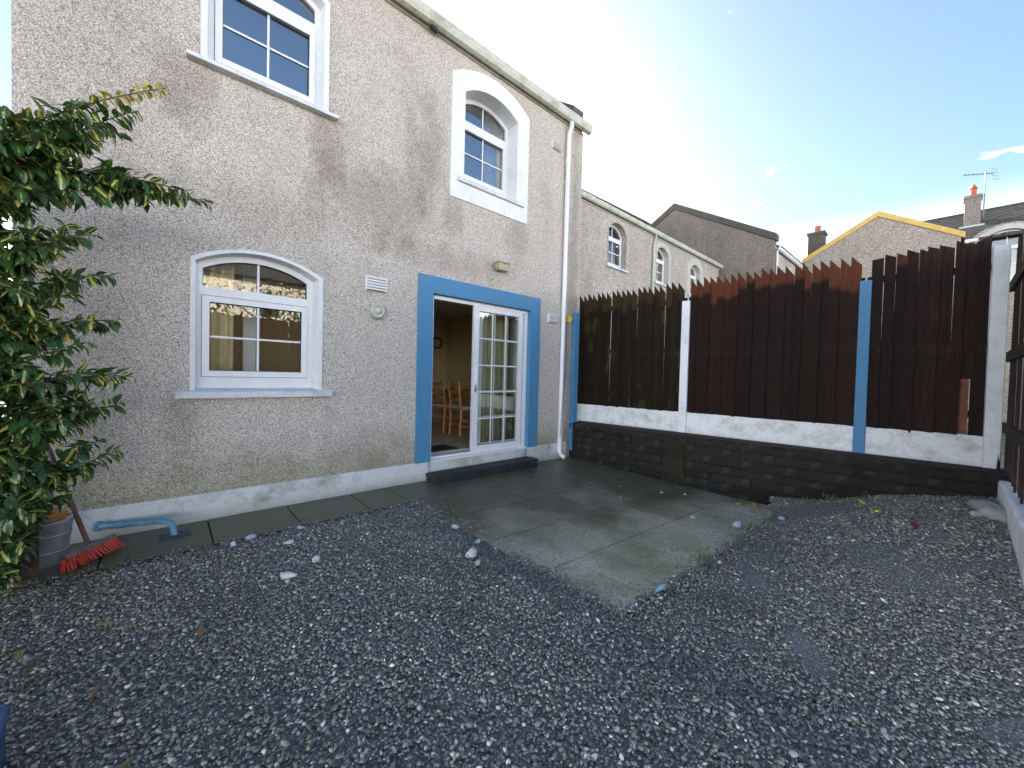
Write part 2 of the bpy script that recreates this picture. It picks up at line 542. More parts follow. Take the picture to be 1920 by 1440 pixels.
# damp blockwork
m = NT('damp_blockwork')
oi = m.n("ShaderNodeObjectInfo")
n1 = m.noise(2.2, 6, 0.7, m.map((1, 1, 1), "Object")); n2 = m.noise(22, 5, 0.65)
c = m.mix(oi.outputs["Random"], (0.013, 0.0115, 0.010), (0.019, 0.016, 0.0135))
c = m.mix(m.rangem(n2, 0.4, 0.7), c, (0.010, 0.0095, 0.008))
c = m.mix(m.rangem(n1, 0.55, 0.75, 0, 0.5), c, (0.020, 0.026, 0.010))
gpo = m.n("ShaderNodeNewGeometry"); eff = m.noise(1.7, 6, 0.7, gpo.outputs["Position"])
c = m.mix(m.rangem(m.noise(3.1, 6, 0.7, gpo.outputs["Position"]), 0.50, 0.66, 0, 0.85), c, (0.006, 0.006, 0.006))
c = m.mix(m.rangem(m.noise(4.3, 5, 0.7, m.map((1, 1, 1), "Object")), 0.56, 0.72, 0, 0.6), c, (0.055, 0.042, 0.030))
c = m.mix(m.rangem(eff, 0.62, 0.72, 0, 0.55), c, (0.10, 0.105, 0.11))
m.bump(m.math('ADD', n2, m.math('MULTIPLY', m.noise(90, 4, 0.6), 0.6)), 0.7, 0.012)
M['block'] = m.set(c, 0.75, 0.35)
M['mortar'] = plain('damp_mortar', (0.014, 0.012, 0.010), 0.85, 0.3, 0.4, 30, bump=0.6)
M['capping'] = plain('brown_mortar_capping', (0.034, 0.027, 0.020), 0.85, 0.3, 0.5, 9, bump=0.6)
m = NT('mossy_rubble_render')
n1 = m.noise(5, 6, 0.7); v = m.vor(70)
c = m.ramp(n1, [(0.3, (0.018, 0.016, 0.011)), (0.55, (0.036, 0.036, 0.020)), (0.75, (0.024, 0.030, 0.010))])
m.bump(v.outputs["Distance"], 0.9, 0.02)
M['pilaster'] = m.set(c, 0.85, 0.25)

# wet paving slabs
m = NT('wet_paving')
oi = m.n("ShaderNodeObjectInfo")
n1 = m.noise(1.3, 6, 0.65, m.map((1, 1, 1), "Generated")); 
geo = m.n("ShaderNodeNewGeometry")
sp = m.n("ShaderNodeSeparateXYZ"); m.l(geo.outputs["Position"], sp.inputs[0])
nw = m.n("ShaderNodeTexNoise"); nw.inputs["Scale"].default_value = 0.9; nw.inputs["Detail"].default_value = 6; nw.inputs["Roughness"].default_value = 0.62
m.l(geo.outputs["Position"], nw.inputs["Vector"])
nf = m.n("ShaderNodeTexNoise"); nf.inputs["Scale"].default_value = 45; nf.inputs["Detail"].default_value = 5
m.l(geo.outputs["Position"], nf.inputs["Vector"])
wet = m.rangem(m.math('ADD', m.math('MULTIPLY', m.math('ADD', sp.outputs[1], 3.1), 0.21), m.math('ADD', m.math('MULTIPLY', m.math('SUBTRACT', sp.outputs[0], 2.0), 0.05), m.math('MULTIPLY', nw.outputs["Fac"], 1.0))), 0.56, 0.92)
c = m.mix(oi.outputs["Random"], (0.68, 0.62, 0.46), (0.58, 0.53, 0.39))  # drier slab tone; its paleness near the corner also paints in sky sheen
c = m.mix(m.rangem(nf.outputs["Fac"], 0.3, 0.75), c, m.mix(1.0, c, (0.55, 0.55, 0.5), 'MULTIPLY'))
c = m.mix(m.math('MULTIPLY', wet, 0.88), c, (0.082, 0.072, 0.046))
alg = m.rangem(nw.outputs["Fac"], 0.48, 0.66, 0, 0.6)
c = m.mix(alg, c, m.mix(1.0, c, (0.72, 0.80, 0.50), 'MULTIPLY'))
m.bump(nf.outputs["Fac"], 0.25, 0.004)
M['slab'] = m.set(c, m.rangem(wet, 0, 1, 0.65, 0.40), 0.28)
M['joint'] = plain('slab_joint', (0.016, 0.016, 0.011), 0.9, 0.2, 0.4, 30)
M['step'] = plain('dark_step', (0.028, 0.030, 0.033), 0.6, 0.4, 0.3, 12, bump=0.3)

# gravel
m = NT('river_pebbles')
oi = m.n("ShaderNodeObjectInfo")
cr = m.ramp(oi.outputs["Random"], [(0.0, (0.095, 0.097, 0.099)), (0.15, (0.15, 0.153, 0.155)), (0.34, (0.20, 0.204, 0.202)), (0.48, (0.165, 0.163, 0.13)),
                                   (0.58, (0.25, 0.22, 0.17)), (0.64, (0.30, 0.305, 0.305)), (0.78, (0.205, 0.212, 0.222)), (0.88, (0.38, 0.385, 0.39)), (0.945, (0.42, 0.36, 0.28)), (0.968, (0.66, 0.66, 0.65))], 'CONSTANT')
sl = m.n("ShaderNodeSeparateXYZ"); m.l(oi.outputs["Location"], sl.inputs[0])
lit = m.rangem(sl.outputs[0], 0.5, -0.9)
cr = m.mix(1.0, cr, (1.42, 1.38, 1.24), 'MULTIPLY')
nl_ = m.noise(1.1, 5, 0.65, oi.outputs["Location"])
cr = m.mix(m.rangem(nl_, 0.48, 0.68, 0.0, 0.55), cr, m.mix(1.0, cr, (0.58, 0.56, 0.52), 'MULTIPLY'))
nl2 = m.noise(2.3, 4, 0.6, oi.outputs["Location"])
cr = m.mix(m.rangem(nl2, 0.55, 0.72, 0.0, 0.5), cr, m.mix(1.0, cr, (1.35, 1.35, 1.35), 'MULTIPLY'))
cr = m.mix(m.math('MULTIPLY', lit, 0.6), cr, m.mix(1.0, cr, (0.75, 0.58, 0.38), 'MULTIPLY'))
cr = m.mix(m.rangem(m.noise(60, 4, 0.6), 0.3, 0.8, 0, 0.4), cr, (0.05, 0.05, 0.05))
M['pebble'] = m.set(cr, 0.36, 0.5)
m = NT('gravel_bed_grit')
v = m.vor(150); sepc = m.n("ShaderNodeSeparateColor"); m.l(v.outputs["Color"], sepc.inputs[0])
c = m.ramp(sepc.outputs[0], [(0, (0.18, 0.18, 0.165)), (0.5, (0.31, 0.31, 0.285)), (0.9, (0.42, 0.42, 0.385)), (1, (0.55, 0.55, 0.50))])
c = m.mix(m.rangem(v.outputs["Distance"], 0.25, 0.7), c, (0.10, 0.10, 0.09))
m.bump(m.math('SUBTRACT', 1.0, v.outputs["Distance"]), 0.5, 0.004)
M['grit'] = m.set(c, 0.6, 0.4)
M['soil'] = plain('rough_ground', (0.26, 0.25, 0.21), 0.95, 0.1, 0.35, 1.5)


def leafmat(name, green, yellow, wid):
    m = NT(name)
    uv = m.n("ShaderNodeUVMap", uv_map="UVMap")
    s = m.n("ShaderNodeSeparateXYZ"); m.l(uv.outputs[0], s.inputs[0])
    at = m.n("ShaderNodeAttribute", attribute_name="rnd")
    rnd = at.outputs["Fac"]
    nz = m.noise(45, 4, 0.65)
    dist = m.math('ABSOLUTE', m.math('SUBTRACT', s.outputs[0], 0.5))
    edge = m.math('ADD', dist, m.math('MULTIPLY', m.math('SUBTRACT', nz, 0.5), 0.55))
    wd = m.math('MULTIPLY', m.rangem(rnd, 0.45, 1.0, 0.0, 1.0), wid)
    ym = m.rangem(m.math('SUBTRACT', wd, edge), 0.0, 0.10)
    gcol = m.mix(rnd, tuple(c * 0.7 for c in green), green)
    c = m.mix(ym, gcol, yellow)
    m.set(c, 0.26, 0.55)
    tl = m.n("ShaderNodeBsdfTranslucent"); m.l(c, tl.inputs["Color"])
    mx = m.n("ShaderNodeMixShader"); mx.inputs[0].default_value = 0.22
    m.l(m.p.outputs[0], mx.inputs[1]); m.l(tl.outputs[0], mx.inputs[2])
    m.l(mx.outputs[0], m.out.inputs["Surface"])
    return m.mat


M['leaf'] = leafmat('variegated_leaf', (0.050, 0.125, 0.036), (0.56, 0.52, 0.12), 0.25)
M['leaf_young'] = leafmat('young_yellow_leaf', (0.42, 0.36, 0.06), (0.60, 0.48, 0.10), 0.4)
M['leaf_fallen'] = leafmat('fallen_leaf', (0.24, 0.20, 0.06), (0.34, 0.32, 0.10), 0.4)
M['leaf_brown'] = leafmat('dead_leaf', (0.20, 0.10, 0.045), (0.28, 0.16, 0.08), 0.4)
M['leaf_tree'] = leafmat('tree_leaf', (0.06, 0.10, 0.03), (0.11, 0.14, 0.04), 0.2)

# ---------------------------------------------------------------- ground, patio, gravel bed
FA = -1.4773567
FB = Vector((5.2614, -0.05, 0))
FD = Vector((math.cos(FA), math.sin(FA), 0))        # along the fence, away from the house
FN = Vector((-FD.y, FD.x, 0))                        # away from the yard


def FP(t, off, z=0.0):
    p = FB + FD * t + FN * off
    return (p.x, p.y, z)


def pz(x, y):
    """patio surface, falling towards the fence"""
    return -max(0.0, x - 1.8) / 3.4 * (0.04 + 0.05 * min(max(-y, 0), 2.2))


def gz(x, y):
    """gravel surface"""
    a = pz(x, max(y, -3.1)) * (1 - smooth01((-3.0 - y) / 0.9))
    rise = 0.326 * (max(0.0, -y - 2.8) / 1.65) ** 1.15 * smooth01((x - 1.4) / 3.8) if y > -4.7 else 0.36 * smooth01((x - 1.4) / 3.8)
    bank = 0.10 * smooth01((x - 4.2) / 0.8) * math.exp(-((y + 2.95) / 0.40) ** 2)
    heap = 0.035 * smooth01((1.75 - x) / 0.35) * smooth01((-0.68 - y) / 0.25)
    wob = 0.012 * math.sin(x * 2.3 + 1) * math.sin(y * 2.9) + 0.006 * math.sin(x * 7.1) * math.cos(y * 6.3 + x)
    return a + rise + bank + heap + wob * smooth01((-y - 0.9) / 0.5)


def in_patio(x, y, e=0.0):
    if y > -0.66 + e:
        return True
    return x > 1.79 - e and y > -3.07 + e + max(0, x - 4.2) * 0.16


b = MB()
b.box((-300, -300, -0.9), (300, 300, -0.5))
tag(b.build('ground', M['soil']), 'rough ground around the houses', kind='structure')

b = MB()
nx, ny = 84, 84
xs = [-2.6 + (5.9 + 2.6) * i / nx for i in range(nx + 1)]
ys = [-8.9 + 8.9 * j / ny for j in range(ny + 1)]
b.v = [(x, y, (gz(x, y) - 0.016) if not in_patio(x, y, -0.02) else pz(x, y) - 0.06) for y in ys for x in xs]
b.f = [(j * (nx + 1) + i, j * (nx + 1) + i + 1, (j + 1) * (nx + 1) + i + 1, (j + 1) * (nx + 1) + i) for j in range(ny) for i in range(nx)]
b.m = [0] * len(b.f)
tag(b.build('gravel_bed', M['grit'], smooth=True), 'dark fine grit under the loose gravel of the yard', kind='structure')

patio = MB()
pv = []
for (x0, x1, y0, y1, k) in ((-2.2, 1.8, -0.665, 0.0, 6), (1.8, 5.45, -3.09, 0.0, 12)):
    for i in range(k):
        xa, xb = x0 + (x1 - x0) * i / k, x0 + (x1 - x0) * (i + 1) / k
        for j in range(4):
            ya, yb = y0 + (y1 - y0) * j / 4, y0 + (y1 - y0) * (j + 1) / 4
            patio.face([(xa, ya, pz(xa, ya) - 0.012), (xb, ya, pz(xb, ya) - 0.012), (xb, yb, pz(xb, yb) - 0.012), (xa, yb, pz(xa, yb) - 0.012)])
patio_o = tag(patio.build('patio', M['joint']), 'mortar bed of the paved patio', kind='structure')


def slab(x0, x1, y0, y1):
    gp = 0.005
    x0 += gp; x1 -= gp; y0 += gp; y1 -= gp
    dz = rng.uniform(-0.0012, 0.0012)
    c = [(x0, y0), (x1, y0), (x1, y1), (x0, y1)]
    bb = MB()
    top = [(x, y, pz(x, y) + dz + rng.uniform(-0.0006, 0.0006)) for x, y in c]
    e = 0.003
    cx, cy = (x0 + x1) / 2, (y0 + y1) / 2
    ins = [(x + (e if x < cx else -e), y + (e if y < cy else -e), z) for x, y, z in top]
    low = [(x, y, z - 0.003) for x, y, z in top]
    bot = [(x, y, z - 0.05) for x, y, z in top]
    bb.face(ins); bb.loft([ins, low, bot])
    bb.build('paving_slab', M['slab'], patio_o)


x = -2.28
while x < 1.7:                                   # strip along the house wall
    slab(x, min(x + 0.6, 1.72 if x + 0.6 > 1.5 else x + 0.6), -0.645, -0.004)
    x += 0.6
rows = [(-0.004, -0.64, [1.72, 2.29, 2.89, 3.49, 4.09, 4.69, 5.12]), (-0.64, -1.255, [1.72, 2.2, 2.80, 3.40, 4.0, 4.6, 5.14]),
        (-1.255, -1.872, [1.74, 2.03, 2.63, 3.23, 3.83, 4.43, 5.03, 5.2]), (-1.872, -2.478, [1.74, 2.34, 2.94, 3.54, 4.14, 4.74, 5.25]),
        (-2.478, -3.085, [1.74, 2.06, 2.80, 3.40, 4.0, 4.6, 5.2])]
for y1, y0, xx in rows:
    for a, c_ in zip(xx, xx[1:]):
        slab(a, c_, y0, y1)

# ---------------------------------------------------------------- the house
HX0, HX1, HZ = -0.935, 5.10, 5.42
house = empty('house', (2.0, 0.0, 0.0), label='pebbledashed two storey house with blue framed patio door', cat='house')
HO = Vector((-2.0, 0, 0))


def hb(mb, name, mats, parent=None, **k):
    """a part of the house: vertices were given in world coordinates"""
    o = mb.build(name, mats, parent if parent is not None else house, **k)
    if parent is None:
        o.location = HO
    return o


def holed_wall(name, outer, holes, depth, mats, parent):
    bm = bmesh.new()
    edges = []
    for loop in [outer] + holes:
        vs = [bm.verts.new(p) for p in loop]
        for i in range(len(vs)):
            edges.append(bm.edges.new((vs[i], vs[(i + 1) % len(vs)])))
    bmesh.ops.triangle_fill(bm, use_beauty=True, use_dissolve=False, edges=edges)
    faces = list(bm.faces)
    ret = bmesh.ops.extrude_face_region(bm, geom=faces)
    bmesh.ops.translate(bm, verts=[v for v in ret['geom'] if isinstance(v, bmesh.types.BMVert)], vec=(0, depth, 0))
    bmesh.ops.recalc_face_normals(bm, faces=bm.faces)
    ymax = max(v.co.y for v in bm.verts)
    for f in bm.faces:
        if all(abs(v.co.y - ymax) < 1e-5 for v in f.verts):
            f.material_index = 1
    me = bpy.data.meshes.new(name)
    bm.to_mesh(me); bm.free()
    for mm in mats:
        me.materials.append(mm)
    o = link(name, me, parent)
    return o


WIN = {  # surround outer, opening at the face, frame opening, frame plane
    'ground': dict(o=(-0.005, 1.03, 1.122, 2.243, 2.39), i=(0.030, 0.990, 1.122, 2.222, 2.362), f=(0.030, 0.962, 1.122, 2.215, 2.352), y=0.10, tz=(1.955, 2.03), bot=0.115, sill=(-0.096, 1.112, 1.058, 1.112, -0.075)),
    'upleft': dict(o=(0.052, 1.060, 3.905, 4.985, 5.135), i=(0.098, 1.012, 3.905, 4.955, 5.10), f=(0.105, 1.000, 3.905, 4.945, 5.085), y=0.09, tz=(4.695, 4.775), bot=0.075, sill=(-0.038, 1.139, 3.855, 3.893, -0.075)),
    'upright': dict(o=(2.501, 3.834, 3.557, 5.092, 5.315), i=(2.700, 3.612, 3.835, 4.935, 5.092), f=(2.705, 3.608, 3.90, 4.93, 5.085), y=0.20, tz=(4.665, 4.735), bot=0.06, sill=(2.597, 3.745, 3.772, 3.832, -0.05)),
}
holes = []
for k, w in WIN.items():
    o = w['o']; i = w['i']
    mid = [(a + c_) / 2 for a, c_ in zip(o, i)]
    if k == 'upright':
        mid[2] = 3.7
    else:
        mid[2] = i[2] - 0.03
    holes.append(arch(*mid, 0.0))
DX0, DX1, DZ0, DZ1 = 2.292, 3.965, 0.215, 2.30       # patio door opening
holes.append([(DX0 - 0.05, 0, 0.06), (DX0 - 0.05, 0, DZ1 + 0.05), (DX1 + 0.05, 0, DZ1 + 0.05), (DX1 + 0.05, 0, 0.06)])
wall = holed_wall('front_wall', [(HX0, 0, -0.3), (HX0, 0, HZ), (HX1, 0, HZ), (HX1, 0, -0.3)], holes, 0.28, [M['dash'], M['cream']], house)
wall.location = HO
b = MB()
b.box((HX0, 0.281, -0.3), (HX0 + 0.25, 8.0, HZ)); hb(b, 'side_wall', M['dash'])
b = MB()
b.box((HX1 - 0.25, 0.281, -0.3), (HX1, 8.0, HZ))
b.prism([(HX1 - 0.25, 0.0, HZ + 0.002), (HX1 - 0.25, 4.0, HZ + 2.9), (HX1 - 0.25, 8.0, HZ + 0.002)], (0.25, 0, 0))
hb(b, 'side_wall', M['dash'])
b = MB(); b.box((HX0 + 0.251, 7.75, -0.3), (HX1 - 0.251, 8.0, HZ)); hb(b, 'rear_wall', M['dash'])

# plinth (painted band at the foot of the wall), stopped at the door
b = MB(); b.prism([(HX0, -0.018, -0.05), (HX0, 0.0, -0.05), (HX0, 0.0, 0.229), (HX0, -0.012, 0.223), (HX0, -0.018, 0.215)], (2.262 - HX0, 0, 0)); hb(b, 'plinth', M['plinth'])
b = MB(); b.box((2.265, 0.03, -0.05), (3.952, 0.26, 0.205)); hb(b, 'plinth', M['plinth'])
b = MB(); b.prism([(3.955, -0.018, -0.07), (3.955, 0.0, -0.07), (3.955, 0.0, 0.229), (3.955, -0.012, 0.223), (3.955, -0.018, 0.215)], (4.86 - 3.955, 0, 0)); hb(b, 'plinth', M['plinth'])

# roof, gutter, fascia, gable parapet
pit = math.tan(R(36))
b = MB()
b.prism([(HX0 - 0.15, -0.13, 5.50), (HX0 - 0.15, 4.0, 5.50 + 4.13 * pit), (HX0 - 0.15, 8.2, 5.48), (HX0 - 0.15, 8.2, 5.43), (HX0 - 0.15, 4.0, 5.38 + 4.13 * pit), (HX0 - 0.15, -0.02, 5.43)], (HX1 - 0.25 - HX0 + 0.15, 0, 0))
roof = hb(b, 'roof', M['roof'])
b = MB()
for X0, X1 in ((HX1 - 0.25, HX1 + 0.02),):
    b.prism([(X0, 0.02, 5.47), (X0, 0.02, 5.80), (X0, 4.0, 5.80 + 3.98 * pit), (X0, 8.0, 5.80), (X0, 8.0, 5.5), (X0, 4.0, 5.5 + 3.98 * pit)], (X1 - X0, 0, 0))
hb(b, 'gable_parapet', M['coping'], bevel=0.015)
b = MB(); b.box((HX0 - 0.1, -0.028, 5.385), (HX1 - 0.06, -0.001, 5.50)); hb(b, 'fascia', M['upvc_dirty'])
prof = [(-0.030, 5.515), (-0.034, 5.44), (-0.055, 5.405), (-0.09, 5.395), (-0.125, 5.41), (-0.142, 5.45), (-0.146, 5.505), (-0.150, 5.52), (-0.138, 5.52), (-0.134, 5.455), (-0.12, 5.42), (-0.09, 5.407), (-0.06, 5.416), (-0.044, 5.445), (-0.040, 5.515)]
b = MB(); b.prism([(HX0 - 0.15, y, z) for y, z in prof], (HX1 + 0.06 - HX0 + 0.15, 0, 0))
gut = hb(b, 'gutter', M['upvc_dirty'])
b = MB()
b.prism([(HX1 + 0.052, y, z) for y, z in [(-0.028, 5.52), (-0.032, 5.44), (-0.055, 5.402), (-0.09, 5.391), (-0.127, 5.406), (-0.146, 5.45), (-0.152, 5.522)]], (0.012, 0, 0))
b.build('gutter_stop_end', M['upvc_dirty'], gut)
for X in (0.6, 2.9, 4.2):
    b = MB(); b.prism([(X, y, z) for y, z in [(-0.026, 5.50), (-0.03, 5.43), (-0.055, 5.398), (-0.09, 5.386), (-0.13, 5.40), (-0.150, 5.45), (-0.155, 5.526)]], (0.03, 0, 0))
    b.build('gutter_bracket', M['upvc_dirty'], gut)
b = MB(); b.box((2.15, -0.10, 5.355), (2.20, -0.055, 5.392)); b.lathe([(0.0, 0.0), (0.022, 0.005), (0.026, 0.03), (0.012, 0.05)], (2.215, -0.075, 5.345), 8)
b.build('gutter_clip', M['black_rubber'], gut)
# downpipe
b = MB(); b.tube([(4.70, -0.085, 5.40), (4.70, -0.085, 5.33), (4.685, -0.05, 5.22), (4.68, -0.048, 5.1)] + [(4.68 - 0.02 * (5.1 - z) / 5, -0.048, z) for z in (3.0, 1.5, 0.32)], 0.036, 12)
dp = hb(b, 'downpipe', M['upvc'], smooth=True)
for z in (4.78, 2.45, 0.30):
    b = MB(); b.lathe([(0.036, -0.05), (0.043, -0.045), (0.043, 0.03), (0.036, 0.035)], (4.68 - 0.02 * (5.1 - z) / 5, -0.048, z), 12)
    b.build('pipe_collar', M['upvc'], dp)
b = MB(); b.tube([(4.66, -0.048, 0.26), (4.66, -0.05, 0.09), (4.665, -0.085, 0.03), (4.68, -0.15, -0.0)], 0.037, 12)
b.build('pipe_shoe', M['upvc'], dp, smooth=True)

# windows
def make_window(w, parent, off=Vector((0, 0, 0)), sash_bars=True, scale_bar=1.0):
    ox, oy = off.x, off.y
    def A(t, y, n=14):
        return [(p[0] + ox, p[1] + oy, p[2] + off.z) for p in arch(*t, y, n)]
    o, i, f, y = w['o'], w['i'], w['f'], w['y']
    bar = 0.052
    b = MB()
    fi = (f[0] + bar, f[1] - bar, f[2] + w['bot'], f[3] - bar * 0.55, f[4] - bar)
    b.loft([A(f, y), A(fi, y), A(fi, y + 0.05)])
    b.loft([A(f, y), A(f, y + 0.06)])
    x0, x1 = f[0] + bar * 0.5, f[1] - bar * 0.5
    b.box((x0 + ox, y - 0.004 + oy, w['tz'][0] + off.z), (x1 + ox, y + 0.05 + oy, w['tz'][1] + off.z))
    win = b.build('window', M['upvc'], parent)
    # surround with its reveal
    b = MB()
    i2 = (i[0], i[1], i[2], i[3], i[4])
    b.loft([A(o, 0.03), A(o, -0.014), A(i2, -0.014), A(f, y + 0.002)])
    b.build('surround', w.get('smat', M['render']), win)
    # sill
    s = w['sill']
    b = MB()
    b.prism([(s[0] + ox, s[4] + oy, s[2] + off.z), (s[0] + ox, y + 0.02 + oy, s[2] + off.z), (s[0] + ox, y + 0.02 + oy, s[3] + 0.022 + off.z), (s[0] + ox, s[4] + 0.012 + oy, s[3] + 0.004 + off.z), (s[0] + ox, s[4] + oy, s[3] - 0.006 + off.z)], (s[1] - s[0], 0, 0)) if w.get('flat_sill') else None
    if not w.get('flat_sill'):
        b.prism([(s[0] + ox, s[4] + oy, s[2] + off.z), (s[0] + ox, -0.002 + oy, s[2] + off.z), (s[0] + ox, -0.002 + oy, s[3] + 0.012 + off.z), (s[0] + ox, s[4] + 0.01 + oy, s[3] + off.z), (s[0] + ox, s[4] + oy, s[3] - 0.008 + off.z)], (s[1] - s[0], 0, 0))
        xa, xb = i[0] + 0.001, i[1] - 0.001
        b.prism([(xa + ox, -0.002 + oy, s[2] + off.z), (xa + ox, y + 0.03 + oy, s[2] + off.z), (xa + ox, y + 0.03 + oy, f[2] + 0.02 + off.z), (xa + ox, -0.002 + oy, s[3] + 0.012 + off.z)], (xb - xa, 0, 0))
    b.build('sill', M['sill'], win)
    # sash
    sx0, sx1, sz0, sz1 = fi[0] - 0.004, fi[1] + 0.004, f[2] + w['bot'] + 0.002, w['tz'][0] - 0.006
    sw = 0.052
    b = MB()
    R0 = [(sx0, sz0), (sx0, sz1), (sx1, sz1), (sx1, sz0)]
    R1 = [(sx0 + sw, sz0 + sw), (sx0 + sw, sz1 - sw), (sx1 - sw, sz1 - sw), (sx1 - sw, sz0 + sw)]
    V = lambda L, yy: [(p[0] + ox, yy + oy, p[1] + off.z) for p in L]
    b.loft([V(R0, y + 0.01), V(R0, y - 0.016), V(R1, y - 0.016), V(R1, y + 0.02)])
    b.build('sash', M['upvc'], win)
    b = MB()                                       # black gasket line round the sash
    Rg = [(sx0 - 0.004, sz0 - 0.004), (sx0 - 0.004, sz1 + 0.004), (sx1 + 0.004, sz1 + 0.004), (sx1 + 0.004, sz0 - 0.004)]
    b.loft([V(Rg, y - 0.003), V(R0, y - 0.003)])
    Rh = [(p[0] + (0.005 if k < 2 else -0.005), p[1] + (0.005 if k in (0, 3) else -0.005)) for k, p in enumerate(R1)]
    b.loft([V(R1, y + 0.004), V(Rh, y + 0.004)])
    b.build('gasket', M['black_gasket'], win)
    cx = (sx0 + sx1) / 2; czs = (sz0 + sz1) / 2
    bw = 0.009 * scale_bar
    b = MB(); b.box((cx - bw + ox, y + 0.012 + oy, sz0 + sw + off.z), (cx + bw + ox, y + 0.019 + oy, sz1 - sw + off.z)); b.build('glazing_bar', M['upvc'], win)
    b = MB(); b.box((sx0 + sw + ox, y + 0.011 + oy, czs - bw + off.z), (sx1 - sw + ox, y + 0.018 + oy, czs + bw + off.z)); b.build('glazing_bar', M['upvc'], win)
    b = MB(); b.box((cx - bw + ox, y + 0.026 + oy, w['tz'][1] + off.z), (cx + bw + ox, y + 0.033 + oy, fi[4] + off.z)); b.build('glazing_bar', M['upvc'], win)
    # panes
    b = MB(); b.box((sx0 + sw - 0.004 + ox, y + 0.021 + oy, sz0 + sw - 0.004 + off.z), (sx1 - sw + 0.004 + ox, y + 0.027 + oy, sz1 - sw + 0.004 + off.z)); b.build('pane', w.get('glass', M['glass']), win)
    tl = (fi[0] - 0.003, fi[1] + 0.003, w['tz'][1] - 0.004, fi[3] + 0.002, fi[4] + 0.002)
    b = MB(); b.prism(A(tl, y + 0.036), (0, 0.006, 0)); b.build('pane', w.get('glass', M['glass']), win)
    tk = (fi[0] + 0.006, fi[1] - 0.006, w['tz'][1] + 0.006, fi[3] - 0.003, fi[4] - 0.006)
    tk0 = (fi[0], fi[1], w['tz'][1], fi[3], fi[4])
    b = MB(); b.loft([A(tk0, y + 0.032), A(tk, y + 0.032)]); b.build('gasket', M['black_gasket'], win)
    return win


for k, w in WIN.items():
    if k != 'ground':
        w['glass'] = M['glass_boosted']
    wo = make_window(w, house)
    wo.location = HO

# patio door: blue surround, frame, fixed leaf, slid-open leaf
b = MB()
ou = [(2.088, 0.223), (2.088, 2.508), (4.164, 2.508), (4.164, 0.223)]
inn = [(DX0, 0.223), (DX0, DZ1), (DX1, DZ1), (DX1, 0.223)]
V = lambda L, y: [(p[0], y, p[1]) for p in L]
b.loft([V(ou, 0.02), V(ou, -0.02), V(inn, -0.02), V(inn, 0.14)], closed=False)
b.face([(2.088, -0.02, 0.223), (2.088, 0.02, 0.223), (DX0, 0.02, 0.223), (DX0, -0.02, 0.223)])
b.box((DX1 - 0.012, -0.012, 0.02), (DX1 + 0.03, 0.05, 0.2225))
ds = hb(b, 'door_surround', M['blue'])
b = MB()
fo = [(DX0 + 0.002, 0.206), (DX0 + 0.002, DZ1 - 0.002), (DX1 - 0.002, DZ1 - 0.002), (DX1 - 0.002, 0.206)]
fi2 = [(DX0 + 0.05, 0.262), (DX0 + 0.05, DZ1 - 0.05), (DX1 - 0.05, DZ1 - 0.05), (DX1 - 0.05, 0.262)]
b.loft([V(fo, 0.16), V(fo, 0.055), V(fi2, 0.055), V(fi2, 0.16)])
b.box((DX0 + 0.01, 0.0, 0.206), (DX1 - 0.01, 0.054, 0.236))
door = hb(b, 'patio_door', M['upvc'])


def leaf(x0, x1, z0, z1, y, name, offs=0.0):
    st = 0.095
    b = MB()
    a = [(x0, z0), (x0, z1), (x1, z1), (x1, z0)]
    c_ = [(x0 + st, z0 + st), (x0 + st, z1 - st * 0.85), (x1 - st * 0.9, z1 - st * 0.85), (x1 - st * 0.9, z0 + st)]
    b.loft([V(a, y + 0.035), V(a, y), V(c_, y), V(c_, y + 0.035)])
    gx0, gx1, gz0, gz1 = c_[0][0], c_[2][0], c_[0][1], c_[1][1]
    o = b.build(name, M['upvc'], door)
    bb = MB()
    for k in (1, 2):
        X = gx0 + (gx1 - gx0) * k / 3
        bb.box((X - 0.009, y + 0.012, gz0), (X + 0.009, y + 0.019, gz1))
    for k in (1, 2, 3, 4):
        Z = gz0 + (gz1 - gz0) * k / 5
        bb.box((gx0, y + 0.011, Z - 0.009), (gx1, y + 0.018, Z + 0.009))
    bb.build('glazing_bars', M['upvc'], door)
    bb = MB(); bb.box((gx0 - 0.003, y + 0.021, gz0 - 0.003), (gx1 + 0.003, y + 0.027, gz1 + 0.003)); bb.build('pane', M['glass'], door)
    g0 = c_; g1 = [(gx0 + 0.006, gz0 + 0.006), (gx0 + 0.006, gz1 - 0.006), (gx1 - 0.006, gz1 - 0.006), (gx1 - 0.006, gz0 + 0.006)]
    bb = MB(); bb.loft([V(g0, y + 0.009), V(g1, y + 0.009)]); bb.build('gasket', M['black_gasket'], door)
    return o


leaf(2.962, 3.872, 0.238, 2.268, 0.058, 'sliding_leaf')
leaf(3.06, 3.93, 0.262, 2.255, 0.110, 'fixed_leaf')
b = MB(); b.box((3.010, 0.040, 1.19), (3.045, 0.0575, 1.44)); b.build('door_handle', M['upvc'], door, bevel=0.004)
b = MB(); b.box((2.992, 0.049, 1.07), (3.028, 0.0575, 1.17)); b.box((3.003, 0.045, 1.09), (3.017, 0.0488, 1.13), 1); b.build('door_lock', [M['galv'], M['black_rubber']], door)

